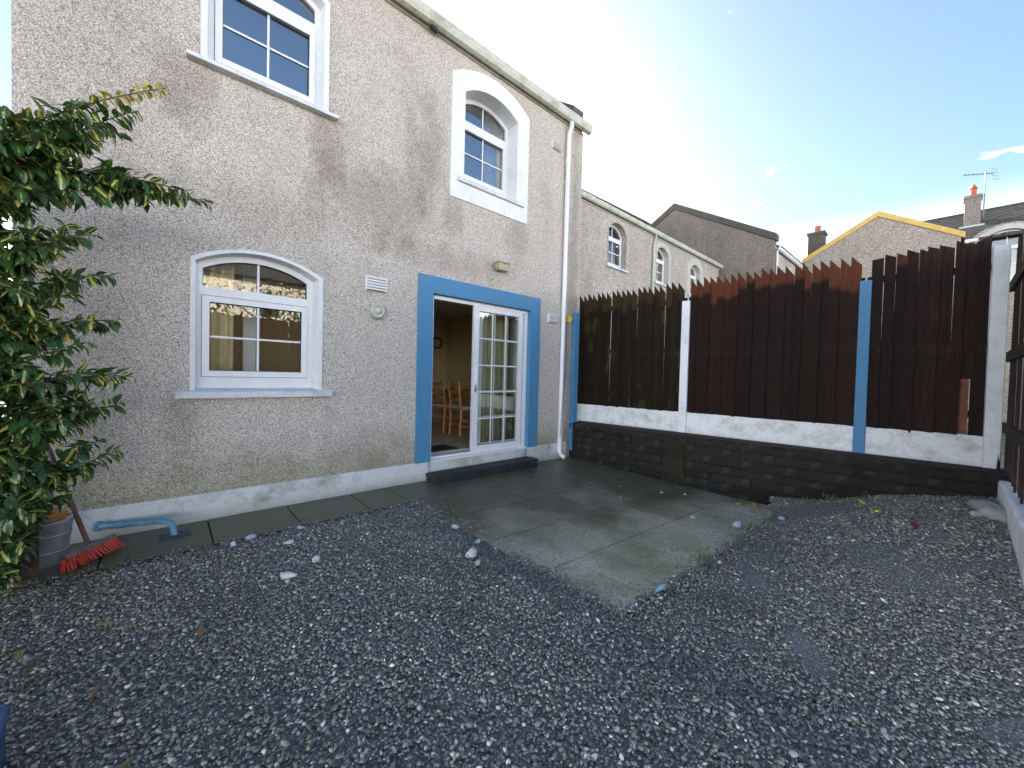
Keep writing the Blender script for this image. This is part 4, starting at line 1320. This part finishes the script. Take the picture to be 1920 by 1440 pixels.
for (x, y, a, L) in ((0.02, -1.95, 0.6, .10), (0.62, -1.9, 2.6, .13), (-0.35, -1.35, 1.1, .12)):
    b = MB(); b.tube([(-L, 0, 0), (0, 0.012, 0.006), (L, -0.005, 0.0)], 0.0028, 5)
    o = b.build('dry_twig', M['bark'], loc=(x, y, gz(x, y) + 0.02)); o.rotation_euler = (0, 0, a)
    tag(o, 'thin dry twig lying on the gravel', 'twig', 'dry twigs')

# weeds
def weed(x, y, n, h, label, spread=0.05):
    b = MB()
    zz = pz(x, y) if in_patio(x, y) else gz(x, y)
    for k in range(n):
        a = rng.uniform(0, 6.28); px, py = rng.gauss(0, spread), rng.gauss(0, spread)
        hh = h * rng.uniform(.5, 1.1); d = Vector((math.cos(a), math.sin(a), 0)); s = Vector((-d.y, d.x, 0)) * 0.0035
        p0 = Vector((px, py, 0)); p1 = p0 + d * hh * .25 + Vector((0, 0, hh * .7)); p2 = p0 + d * hh * .6 + Vector((0, 0, hh))
        b.face([p0 - s, p0 + s, p1 + s * .8, p1 - s * .8]); b.face([p1 - s * .8, p1 + s * .8, p2])
    o = b.build('weed_tuft', M['grass'], loc=(x, y, zz))
    return tag(o, label, 'weed')


weed(4.02, -3.06, 40, 0.06, 'green weed tuft where gravel meets the patio right side', .06)
weed(4.25, -3.16, 40, 0.045, 'low green weeds on the gravel behind the weed tuft', .08)
weed(2.85, -3.06, 26, 0.07, 'grass tuft at the near right edge of the patio', .05)
weed(4.95, -2.62, 40, 0.05, 'green weeds at the foot of the block wall by tan stones', .06)
weed(5.05, -3.20, 40, 0.035, 'low green weeds on gravel along the block wall', .10)
weed(5.22, -3.45, 40, 0.07, 'leafy green weed growing against the block wall', .035)
weed(-0.40, -0.70, 30, 0.04, 'small green weeds by the red broom', .06)

# ---------------------------------------------------------------- loose gravel (uncountable)
prng = np.random.default_rng(11)
src = bpy.data.collections.new('pebble_shapes')
for k in range(6):
    bm = bmesh.new(); bmesh.ops.create_icosphere(bm, subdivisions=1, radius=1.0)
    for v in bm.verts:
        q = rng.uniform(0.82, 1.12)
        v.co = Vector((v.co.x * q, v.co.y * q * 0.78, v.co.z * q * 0.5))
    me = bpy.data.meshes.new('pebble'); bm.to_mesh(me); bm.free()
    me.materials.append(M['pebble'])
    me.polygons.foreach_set("use_smooth", [True] * len(me.polygons))
    po = bpy.data.objects.new('pebble', me); src.objects.link(po)

pts = []
spc = 0.0118
gx = np.arange(-2.5, 5.75, spc); gy = np.arange(-4.66, -0.60, spc)
XX, YY = np.meshgrid(gx, gy)
XX = (XX + prng.uniform(-.5, .5, XX.shape) * spc * 1.3).ravel(); YY = (YY + prng.uniform(-.5, .5, YY.shape) * spc * 1.3).ravel()
cp = []; cs = []; crt = []
cx, cy = cam.location.x, cam.location.y
cmx, cmy = cm.translation.x, cm.translation.y
for x, y, rr in zip(XX.tolist(), YY.tolist(), prng.random(XX.size).tolist()):
    # keep inside the yard
    tt = (Vector((x, y, 0)) - FB)
    if tt.dot(FN) > -0.31:
        continue
    d = math.hypot(x - cmx, y - cmy)
    edge = 0.03 * math.sin(x * 9 + 2) * math.sin(x * 23) + 0.03 * math.sin(y * 11 + 1) * math.sin(y * 27)
    bare = math.sin(x * 3.1 + 0.6 * math.sin(y * 4)) * math.sin(y * 2.7 + 0.9 * x) + 0.25 * math.sin(x * 17 + y * 11)
    if in_patio(x, y, edge):
        dd = min(abs(x - 1.79) if y < -0.66 else 9, abs(y + 3.08) if x > 1.79 else 9, abs(y + 0.66) if x < 1.79 else 9)
        pr = 0.34 * math.exp(-dd / (0.07 if x < 2.3 else 0.11)) + 0.004
        if rr > pr:
            continue
        z = pz(x, y) + 0.004; s = rng.uniform(0.45, 0.95)
    else:
        keep = 0.80 if d < 3.5 else 0.55
        big = 1.0 if d < 3.5 else 1.15
        if rr > keep:
            continue
        s = min(2.0, max(0.45, math.exp(rng.gauss(-0.27, 0.30)))) * big
        xs_ = 2.91 + (y + 3.34) * 1.45                   # a worn line across the right of the yard
        trod = math.exp(-((x - xs_) / 0.15) ** 2) * (1 if -4.1 < y < -3.25 else 0) * (0.65 + 0.5 * math.sin(y * 9 + x * 5)) + 0.8 * math.exp(-((x - 3.3) / 0.45) ** 2 - ((y + 3.3) / 0.14) ** 2)
        if (x > 2.0 and bare > 0.5) or trod > rng.uniform(0.3, 0.9):     # trodden patches of finer grit
            if rng.random() < (0.2 if trod < 0.4 else 0.85):
                continue
            s *= 0.60
        z = gz(x, y) + rng.uniform(-0.007, 0.006)
    if rng.random() < 0.02:
        s *= 1.45
    cp.append((x, y, z)); cs.append((0.0092 * s * rng.uniform(.9, 1.35), 0.0092 * s * rng.uniform(.8, 1.1), 0.0092 * s * rng.uniform(.8, 1.3)))
    crt.append((rng.uniform(-.5, .5), rng.uniform(-.5, .5), rng.uniform(0, 6.28)))
gm = bpy.data.meshes.new('gravel')
gm.vertices.add(len(cp))
gm.vertices.foreach_set("co", [c for p in cp for c in p])
a1 = gm.attributes.new("psize", 'FLOAT_VECTOR', 'POINT'); a1.data.foreach_set("vector", [c for p in cs for c in p])
a2 = gm.attributes.new("prot", 'FLOAT_VECTOR', 'POINT'); a2.data.foreach_set("vector", [c for p in crt for c in p])
gravel = link('gravel', gm)
tag(gravel, 'dark grey wet river gravel covering the yard', 'gravel', kind='stuff')
gm.materials.append(M['pebble'])
ng = bpy.data.node_groups.new('scatter_pebbles', 'GeometryNodeTree')
ng.interface.new_socket('Geometry', in_out='INPUT', socket_type='NodeSocketGeometry')
ng.interface.new_socket('Geometry', in_out='OUTPUT', socket_type='NodeSocketGeometry')
gi = ng.nodes.new('NodeGroupInput'); go = ng.nodes.new('NodeGroupOutput')
iop = ng.nodes.new('GeometryNodeInstanceOnPoints')
ci = ng.nodes.new('GeometryNodeCollectionInfo')
ci.inputs['Collection'].default_value = src
ci.inputs['Separate Children'].default_value = True
ci.inputs['Reset Children'].default_value = True
na = ng.nodes.new('GeometryNodeInputNamedAttribute'); na.data_type = 'FLOAT_VECTOR'; na.inputs['Name'].default_value = 'psize'
nb = ng.nodes.new('GeometryNodeInputNamedAttribute'); nb.data_type = 'FLOAT_VECTOR'; nb.inputs['Name'].default_value = 'prot'
e2r = ng.nodes.new('FunctionNodeEulerToRotation')
ng.links.new(gi.outputs[0], iop.inputs['Points'])
ng.links.new(ci.outputs[0], iop.inputs['Instance'])
iop.inputs['Pick Instance'].default_value = True
ng.links.new(nb.outputs['Attribute'], e2r.inputs[0])
ng.links.new(e2r.outputs[0], iop.inputs['Rotation'])
ng.links.new(na.outputs['Attribute'], iop.inputs['Scale'])
ng.links.new(iop.outputs[0], go.inputs[0])
md = gravel.modifiers.new('scatter', 'NODES'); md.node_group = ng
print('pebbles', len(cp))

# ---------------------------------------------------------------- shrub
SB = Vector((-0.98, -0.68, 0.0))
shrub = empty('shrub', SB, label='variegated evergreen shrub with yellow centred leaves at the left', cat='shrub')
twigs = []          # polylines (world)


def bez(p0, p1, p2, n=8):
    return [p0 * (1 - t) ** 2 + p1 * 2 * t * (1 - t) + p2 * t * t for t in [i / n for i in range(n + 1)]]


stems = []
for k, (tx, ty, tz) in enumerate(((-1.05, -0.75, 2.5), (-0.85, -0.62, 2.35), (-1.35, -0.8, 2.4), (-0.9, -0.95, 1.9), (-1.2, -0.5, 2.0))):
    p0 = SB + Vector((rng.uniform(-.06, .06), rng.uniform(-.06, .06), -0.02))
    stems.append(bez(p0, (p0 + Vector((tx, ty, tz))) / 2 + Vector((rng.uniform(-.1, .1), rng.uniform(-.1, .1), 0)), Vector((tx, ty, tz)), 10))
for s in stems:
    b = MB(); b.tube([p - SB for p in s], [0.026 * (1 - 0.65 * i / 10) for i in range(11)], 7)
    b.build('trunk', M['bark'], shrub, smooth=True)
tips = [  # branch ends read off the photograph, as places in the garden
    (-0.16, -0.72, 3.17, 1.0), (-0.29, -0.72, 2.96, .9), (0.075, -0.78, 2.47, 1.0), (-0.05, -0.80, 2.50, .8), (-0.22, -0.75, 2.50, .9), (-0.47, -0.80, 2.10, .8), (-0.40, -0.75, 1.875, .8), (-0.38, -0.75, 1.605, .8),
    (-0.31, -0.78, 1.25, .8), (-0.35, -0.75, 1.08, .7), (-0.38, -0.72, 0.77, .8), (-0.58, -0.80, 0.56, .7), (-0.55, -0.70, 0.95, .7), (-0.5, -0.9, 1.45, .8), (-0.52, -0.85, 1.75, .8),
    (-0.52, -0.95, 2.30, .8), (-0.45, -0.9, 2.62, .9), (-0.62, -0.8, 2.72, .9), (-0.78, -0.8, 2.62, .9), (-0.70, -1.05, 0.75, .7), (-0.72, -0.95, 0.35, .6), (-0.82, -1.0, 0.14, .5), (-0.74, -0.75, 0.42, .6), (-0.70, -0.70, 0.62, .6), (-0.84, -0.85, 0.40, .6), (-0.50, -0.85, 2.62, .8), (-0.42, -0.80, 2.76, .8), (-0.60, -0.9, 2.05, .8), (-0.58, -1.0, 1.95, .8), (-0.62, -0.95, 1.55, .8), (-0.60, -1.0, 1.2, .8), (-0.55, -0.95, 1.0, .8), (-0.62, -1.0, 2.5, .8), (-0.36, -0.75, 2.42, .8), (-0.18, -0.80, 2.42, .8)]
branches = []
for (x, y, z, w) in tips:
    p2 = Vector((x, y, z))
    p0 = Vector((-0.98 + rng.uniform(-.1, .1), -0.75 + rng.uniform(-.1, .1), max(0.12, min(2.28, z - rng.uniform(0.15, 0.45)))))
    branches.append((bez(p0, (p0 + p2) / 2 + Vector((0, 0, 0.12)), p2, 9), True))
for k in range(150):                                    # the body of the bush, reaching left out of view
    z = rng.uniform(0.12, 2.42)
    a = rng.uniform(0, 6.28)
    rr = rng.uniform(0.20, 0.40) * (0.75 + 0.4 * math.sin(z * 4.1 + k))
    p0 = Vector((-1.0 + rng.uniform(-.25, .12), -0.75 + rng.uniform(-.12, .12), max(0.1, z - 0.22)))
    p2 = p0 + Vector((math.cos(a) * rr * 1.15, math.sin(a) * rr * 0.8, 0.22 + rng.uniform(-.1, .15)))
    p2.y = min(p2.y, -0.28)
    branches.append((bez(p0, (p0 + p2) / 2 + Vector((0, 0, 0.06)), p2, 6), False))
bt = MB()
leaves = []; young = []


def add_leaf(p, d, L, yng=False):
    if p.z > 2.70 + max(0.0, p.x + 0.78) * 0.92 - max(0.0, -0.8 - p.y) * 0.5:      # clipped outline
        return
    d = d.normalized()
    side = d.cross(Vector((0, 0, 1)))
    if side.length < 1e-3:
        side = Vector((1, 0, 0))
    side.normalize()
    up = side.cross(d).normalized()
    roll = rng.gauss(0, 0.45)
    s2 = side * math.cos(roll) + up * math.sin(roll); u2 = s2.cross(d)
    Mx = Matrix((d, -s2, u2)).transposed().to_4x4()
    Mx = Matrix(((d.x, -s2.x, u2.x, p.x), (d.y, -s2.y, u2.y, p.y), (d.z, -s2.z, u2.z, p.z), (0, 0, 0, 1)))
    (young if yng else leaves).append((Mx, L, L * rng.uniform(.38, .52), rng.uniform(.02, .40), rng.uniform(.05, .28), rng.random()))


def dress(line, yng=False, dens=1.0, Ls=(0.055, 0.112)):
    n = len(line) - 1
    tot = sum((line[i + 1] - line[i]).length for i in range(n))
    k = int(tot / 0.0135 * dens)
    for j in range(k):
        t = (j + rng.random()) / k
        i = min(int(t * n), n - 1); f = t * n - i
        p = line[i].lerp(line[i + 1], f)
        td = (line[i + 1] - line[i]).normalized()
        a = j * 2.4 + rng.uniform(-.5, .5)
        sd = td.orthogonal().normalized(); s2 = td.cross(sd)
        out = sd * math.cos(a) + s2 * math.sin(a)
        d = out * 0.8 + td * rng.uniform(.15, .7) + Vector((0, 0, rng.uniform(-0.75, -0.05)))
        add_leaf(p, d, rng.uniform(*Ls) * (0.75 + 0.25 * min(1, (1 - t) * 5)), yng)


for line, vis in branches:
    bt.tube([p - SB for p in line], [0.008 * (1 - 0.7 * i / (len(line) - 1)) for i in range(len(line))], 5)
    nline = len(line) - 1
    start = nline // 4
    first = vis and (line[-1] - Vector((-0.16, -0.72, 3.17))).length < 1e-4
    if first:
        dress(line[start:7], dens=1.2); dress(line[6:], yng=True, dens=1.5, Ls=(0.05, 0.075))
    else:
        dress(line[start:], dens=1.05 if vis else 0.95)
    nt_ = 9 if vis else 6
    for q in range(nt_):                                  # side twigs
        t = rng.uniform(0.12, 0.8); i = min(int(t * nline), nline - 1)
        if first and t > 0.55:
            continue
        p = line[i].lerp(line[i + 1], t * nline - i)
        L = rng.uniform(.08, .17) * (1.15 - t * 0.6)
        d = Vector((rng.uniform(-.5, .8), rng.uniform(-.8, .6), rng.uniform(-.45, .8))).normalized()
        e = p + d * L
        if e.y > -0.2:
            e.y = -0.2
        tw = [p, p.lerp(e, .5) + Vector((0, 0, .012)), e]
        bt.tube([v - SB for v in tw], [0.0035, 0.003, 0.0015], 4)
        dress(tw, dens=1.25, yng=(rng.random() < 0.03))
bt.build('twigs', M['bark'], shrub)
camp = cm.translation
fr3 = lambda it: (it[0].translation - camp).length - (0.25 if it[0].translation.x > -0.75 else 0.0)
leaves.sort(key=fr3)
T_SB = Matrix.Translation(-SB)
show = leaves[:300]; rest = leaves[300:]
variants = [mesh_leaves('leaf', [(I4, 0.066, 0.066 * rng.uniform(.36, .46), rng.uniform(.05, .35), rng.uniform(.05, .28), (k + .5) / 14)], M['leaf']) for k in range(14)]
for Mx, L, W, dr, fo_, rn in show:
    o = bpy.data.objects.new('leaf', variants[min(13, int(rn * 14))])
    COL.objects.link(o); o.parent = shrub
    o.matrix_local = T_SB @ Mx @ Matrix.Diagonal((L / .066, L / .066, L / .066, 1))
ro = link('foliage', mesh_leaves('foliage', [(T_SB @ it[0],) + it[1:] for it in rest], M['leaf']), shrub); ro['kind'] = 'stuff'
ro = link('young_foliage', mesh_leaves('young_foliage', [(T_SB @ it[0],) + it[1:] for it in young], M['leaf_young']), shrub); ro['kind'] = 'stuff'
ro['label'] = 'yellow young leaves at the shoot tips'
print('leaves', len(leaves), len(young))

# ---------------------------------------------------------------- neighbouring houses
def far_window(parent, cx, z0, zs, za, w, y, surround=0.0, off=None):
    """arched window in a wall facing -Y at plane y (parent local)"""
    wd = dict(o=(cx - w / 2 - max(surround, .03), cx + w / 2 + max(surround, .03), z0 - 0.0, zs + max(surround, .02) * 0.6, za + max(surround, .03)),
              i=(cx - w / 2, cx + w / 2, z0, zs, za), f=(cx - w / 2 + .004, cx + w / 2 - .004, z0 + 0.03, zs - .005, za - .008), y=0.16,
              tz=(z0 + (za - z0) * 0.66, z0 + (za - z0) * 0.66 + 0.07), bot=0.06, sill=(cx - w / 2 - 0.09, cx + w / 2 + 0.09, z0 - 0.06, z0, -0.07),
              smat=M['render_far'] if surround > 0 else M['dash_far'])
    return make_window(wd, parent, Vector((0, y, 0)), scale_bar=1.5)


def hole_of(cx, z0, zs, za, w, y, surround=0.0):
    e = max(surround, .03) * 0.5
    return arch(cx - w / 2 - e, cx + w / 2 + e, z0 - 0.03, zs, za + e, y)


# terrace beyond the fence: wall parallel to ours
NY = 2.2
n1 = empty('terrace_house', (11.5, NY, -0.5), label='pale pebbledashed house with three arched windows behind the fence', cat='house')
def nl(p):  # world to local
    return (p[0] - 11.5, p[1] - NY, p[2] + 0.5)
wins = [(9.49 - 11.5, 4.47 + .5, 5.47 + .5, 5.73 + .5, 0.90, 0.0), (12.12 - 11.5, 4.46 + .5, 5.44 + .5, 5.66 + .5, 0.84, 0.16), (14.62 - 11.5, 4.42 + .5, 5.38 + .5, 5.60 + .5, 0.84, 0.26)]
E1 = 5.93 + 0.5
wl_ = holed_wall('front_wall', [(-5.2, 0, 0), (-5.2, 0, E1), (5.3, 0, E1), (5.3, 0, 0)], [hole_of(c, a, s_, t_, w_, 0, su) for c, a, s_, t_, w_, su in wins], 0.3, [M['dash_far'], M['cream']], n1)
for c, a, s_, t_, w_, su in wins:
    far_window(n1, c, a, s_, t_, w_, 0.0, su)
b = MB(); b.box((-5.2, 0.301, 0), (-4.95, 8, E1)); b.build('side_wall', M['dash_far'], n1)
b = MB(); b.box((5.05, 0.301, 0), (5.3, 8, E1)); b.build('side_wall', M['dash_far'], n1)
b = MB(); b.box((-4.94, 1.5, 0.1), (5.04, 8.0, E1)); b.build('inner_wall', M['cream'], n1)
b = MB(); b.prism([(-5.35, -0.12, E1 + 0.02), (-5.35, 4.0, E1 + 0.02 + 4.12 * pit), (-5.35, 8.12, E1 + 0.02), (-5.35, 8.0, E1 - 0.08), (-5.35, 4.0, E1 - 0.1 + 4.12 * pit), (-5.35, 0.0, E1 - 0.06)], (10.75, 0, 0))
b.build('roof', M['roof'], n1)
b = MB(); b.prism([(-0.12, 0.15, E1 + 0.08), (-0.12, 0.15, E1 + 0.42), (-0.12, 4.0, E1 + 0.42 + 3.85 * pit), (-0.12, 8.0, E1 + 0.42), (-0.12, 8.0, E1), (-0.12, 4.0, E1 + 3.85 * pit)], (0.26, 0, 0)); b.build('party_parapet', M['coping'], n1)
b = MB(); b.prism([(-5.35, y * 1.1 + 0.02, z - 5.42 + E1 + 0.0) for y, z in prof], (10.75, 0, 0)); b.build('gutter', M['upvc_dirty'], n1)
b = MB(); b.box((-5.3, -0.03, E1 - 0.06), (5.35, -0.002, E1 + 0.04)); b.build('fascia', M['upvc_dirty'], n1)
b = MB(); b.tube([(0.02, -0.09, E1), (0.0, -0.06, E1 - 0.2), (-0.05, -0.05, E1 - 0.35), (-0.07, -0.05, 0.2)], 0.035, 8); b.build('downpipe', M['upvc_dirty'], n1, smooth=True)
b = MB(); b.box((3.35, 3.6, E1 + 1.6), (4.25, 4.35, 8.35)); b.box((3.28, 3.53, 8.352), (4.32, 4.42, 8.50)); ch_ = b.build('chimney', M['coping'], n1, bevel=0.03)
b = MB(); b.lathe([(0.13, 0), (0.14, 0.05), (0.10, 0.30), (0.12, 0.33)], (3.8, 3.98, 8.51), 12); b.build('chimney_pot', M['terracotta'], ch_, smooth=True)

# next house: grey gable towards us
GX = 17.2
n2 = empty('gabled_house', (GX, 4.4, -0.5), label='grey rendered gable end rising behind the pale house', cat='house')
gp_ = [(0.37, 6.74), (4.37, 9.10), (8.37, 6.74)]
b = MB(); b.prism([(0, 0.37 - 4.4, 0), (0, 0.37 - 4.4, 6.74 + .5), (0, -0.03, 9.10 + .5), (0, 8.37 - 4.4, 6.74 + .5), (0, 8.37 - 4.4, 0)], (0.3, 0, 0)); b.build('gable_wall', M['dash_grey'], n2)
b = MB(); b.prism([(-0.06, 0.31 - 4.4, 6.72 + .5), (-0.06, 0.31 - 4.4, 6.98 + .5), (-0.06, -0.03, 9.36 + .5), (-0.06, 8.43 - 4.4, 6.98 + .5), (-0.06, 8.43 - 4.4, 6.72 + .5), (-0.06, -0.03, 9.10 + .502)], (0.4, 0, 0)); b.build('coping', M['coping'], n2)
b = MB(); b.box((0.302, 0.37 - 4.4 + .02, 0), (8, 0.37 - 4.4 + .3, 6.5 + .5)); b.build('front_wall', M['dash_far'], n2)
b = MB(); b.prism([(0.35, 0.2 - 4.4, 6.55 + .5), (0.35, -0.03, 9.0 + .5), (0.35, 8.4 - 4.4, 6.55 + .5)], (7.6, 0, 0)); b.build('roof', M['roof'], n2)
b = MB(); b.prism([(0.1, y * 1.1 + 0.39 - 4.4, z - 5.42 + 6.42 + .5) for y, z in prof], (7.9, 0, 0)); b.build('gutter', M['upvc'], n2)
b = MB(); b.tube([(0.25, 0.33 - 4.4, 6.9), (0.25, 0.32 - 4.4, 6.6), (0.25, 0.32 - 4.4, 0.2)], 0.035, 8); b.build('downpipe', M['upvc'], n2)
far_window(n2, 2.35, 5.0 + .5, 5.75 + .5, 6.0 + .5, 0.8, 0.37 - 4.4 + .02 - .02, 0.16)

# ochre edged gable farther right
YX = 22.0
n3 = empty('ochre_edged_house', (YX, -2.0, -0.5), label='buff gable end with ochre yellow painted verge', cat='house')
b = MB(); b.prism([(0, 2.40, 0), (0, 2.40, 7.40), (0, -0.05, 8.85), (0, -2.36, 7.42), (0, -2.36, 0)], (6.0, 0, 0)); b.build('gable_wall', M['dash_buff'], n3)
for ya, za, yb, zb in ((2.50, 7.55, -0.05, 9.03), (-0.05, 9.03, -2.46, 7.56)):
    b = MB(); b.prism([(-0.05, ya, za - 0.21), (-0.05, ya, za), (-0.05, yb, zb), (-0.05, yb, zb - 0.21)], (0.16, 0, 0)); b.build('verge_board', M['yellow'], n3)
b = MB(); b.prism([(0.112, 2.50, 7.52), (0.112, -0.05, 9.0), (0.112, -2.46, 7.53), (0.112, -2.46, 7.40), (0.112, -0.05, 8.86), (0.112, 2.50, 7.40)], (6.0, 0, 0)); b.build('roof', M['roof'], n3)
b = MB(); b.box((2.0, 2.10, 7.4), (2.6, 2.72, 9.20)); b.box((1.95, 2.05, 9.202), (2.65, 2.77, 9.33)); cc = b.build('chimney', M['coping'], n3)
b = MB(); b.lathe([(0.14, 0), (0.13, 0.28), (0.15, 0.33)], (2.3, 2.41, 9.335), 12); b.build('chimney_pot', M['terracotta'], cc, smooth=True)

# tiled roof house at the right edge
H4 = 24.0
n4 = empty('tiled_roof_house', (H4, -8.0, -0.5), label='house with dark tiled roof and chimney at far right', cat='house')
# its wall faces -X; rotate a local frame so that local -Y looks towards -X
n4.rotation_euler = (0, 0, R(-90))          # local x -> world -Y, local y -> world +X
# local x = -(Y+8) , i.e. Y=-4.4 -> -3.6 ; local y = X-24
w4 = [(-2.45, 6.05 + .5 - .65, 7.28 + .3, 7.62 + .3, 1.25, 0.18)]
holed = [hole_of(c, a, s_, t_, w_, 0, su) for c, a, s_, t_, w_, su in w4]
topl = [(-3.58, 0, 0), (-3.58, 0, 7.55), (-3.3, 0, 7.55)] + [(-2.45 + 0.95 * math.sin(q), 0, 7.55 + 0.62 * math.cos(q)) for q in [R(-82 + 164 * k / 10) for k in range(11)]] + [(-1.6 + .2, 0, 7.55), (5, 0, 7.55), (5, 0, 0)]
holed_wall('front_wall', topl, holed, 0.3, [M['dash_buff'], M['cream']], n4)
for c, a, s_, t_, w_, su in w4:
    far_window(n4, c, a, s_, t_, w_, 0.0, su)
b = MB(); b.box((-3.5, 1.5, 0), (5, 8, 7.4)); b.build('inner_wall', M['cream'], n4)
b = MB(); b.box((-3.6, -0.12, 7.56), (-3.42 + .0, 0.0, 7.66)); b.prism([(-3.6, y, z - 5.42 + 7.62) for y, z in prof], (0.42, 0, 0)); b.build('gutter', M['upvc'], n4)
b = MB()
b.prism([(-6.2, 0.02, 7.68), (-6.2, 4.2, 9.92), (-6.2, 8.4, 7.68)], (12, 0, 0)); rf = b.build('roof', M['roof'], n4)
ncs = 15
for k in range(ncs):
    y0 = -0.1 + 4.3 * k / ncs; y1 = -0.1 + 4.3 * (k + 1) / ncs
    z0 = 7.66 + (y0 + 0.1) * 0.533; z1 = 7.66 + (y1 + 0.1) * 0.533
    b = MB(); b.prism([(-6.2, y0, z0 - 0.01), (-6.2, y0, z0 + 0.075), (-6.2, y1 + 0.03, z1 + 0.03), (-6.2, y1 + 0.03, z1 - 0.01)], (12, 0, 0)); b.build('tile_course', M['roof'], rf)
b = MB(); b.tube([(-6.2, 4.25, 9.98), (5.8, 4.25, 9.98)], 0.11, 8); b.build('ridge_tiles', M['roof'], rf)
b = MB(); b.box((-3.56, 2.0, 8.2), (-3.10, 2.6, 10.02)); b.box((-3.60, 1.95, 10.021), (-3.06, 2.65, 10.14)); cc = b.build('chimney', M['dash_grey'], n4)
b = MB(); b.lathe([(0.11, 0), (0.10, 0.30), (0.115, 0.34)], (-3.33, 2.3, 10.141), 12); b.lathe([(0.13, 0.36), (0.02, 0.56)], (-3.33, 2.3, 10.141), 10); b.build('chimney_pot', M['terracotta'], cc)
b = MB(); b.prism([(-3.70, 1.86, 8.70), (-3.70, 2.0, 8.72), (-3.70, 2.0, 8.84), (-3.70, 1.86, 8.80)], (0.72, 0, 0)); b.build('lead_flashing', M['galv'], cc)
ae = empty('tv_aerial', (26.0, -4.98, 8.6), label='thin television aerial on the roof by the chimney', cat='aerial')
b = MB(); b.tube([(0, 0, 0), (0, 0, 1.95)], 0.022, 6); b.build('mast', M['steel'], ae)
b = MB(); b.tube([(0.0, 0.62, 2.0), (0.0, -0.22, 1.78)], 0.018, 6); b.build('boom', M['steel'], ae)
for k in range(4):
    b = MB(); yy = -0.2 + 0.03 * k; zz = 1.5 + 0.15 * k
    b.tube([(-0.2, yy + 0.0, zz), (0.2, yy - 0.2, zz + 0.03), ], 0.010, 5); b.build('reflector_rod', M['steel'], ae)
for k in range(6):
    q = k / 5
    b = MB(); yy = 0.58 - 0.6 * q; zz = 1.99 - 0.157 * q
    b.tube([(-0.14, yy, zz), (0.14, yy, zz)], 0.008, 5); b.build('director_rod', M['steel'], ae)

# sunlit house across the back, seen only as a reflection in the window glass
hb2 = empty('house_across_the_lane', (3.0, -17.0, -0.5), label='cream sunlit house reflected in the ground floor window', cat='house')
b = MB(); b.box((-3.4, -8, 0), (4.2, 0, 6.1)); b.build('wall', M['dash_sun'], hb2)
b = MB(); b.prism([(-3.7, 0.4, 6.0), (-3.7, -4, 7.8), (-3.7, -8.4, 6.0)], (8.2, 0, 0)); b.build('roof', M['roof'], hb2)
for x in (-2.4, 0.4, 3.0):
    b = MB(); b.box((x - .55, -0.05, 4.2), (x + .55, 0.03, 5.4)); wq = b.build('window', M['upvc'], hb2)
    b = MB(); b.box((x - .48, 0.0305, 4.28), (x + .48, 0.04, 5.32)); b.build('pane', M['black_rubber'], wq)

tr_ = empty('tree', (2.2, -9.8, -0.5), label='leafy tree reflected in the ground floor window', cat='tree')
b = MB(); b.tube([(0, 0, 0), (0.05, 0, 1.5), (-0.05, 0.1, 3.0), (0.1, 0, 4.2)], [0.14, 0.11, 0.08, 0.03], 8); b.build('trunk', M['bark'], tr_, smooth=True)
items = []
for k in range(26):
    c0 = Vector((rng.gauss(0, 1.0), rng.gauss(0, 0.6), rng.uniform(2.3, 4.3)))
    for j in range(55):
        p = c0 + Vector((rng.gauss(0, .28), rng.gauss(0, .28), rng.gauss(0, .22)))
        q = Euler((rng.uniform(-.8, .8), rng.uniform(-.2, 1.2), rng.uniform(0, 6.28))).to_matrix().to_4x4()
        items.append((Matrix.Translation(p) @ q, rng.uniform(.1, .16), rng.uniform(.05, .08), .2, .15, rng.random()))
    b = MB(); b.tube([(0, 0.05, min(c0.z - .6, 3.4)), c0 * .5 + Vector((0, 0, c0.z * .42)), c0], [.03, .02, .008], 5); b.build('limb', M['bark'], tr_)
o = link('crown', mesh_leaves('crown', items, M['leaf_tree']), tr_); o['kind'] = 'stuff'
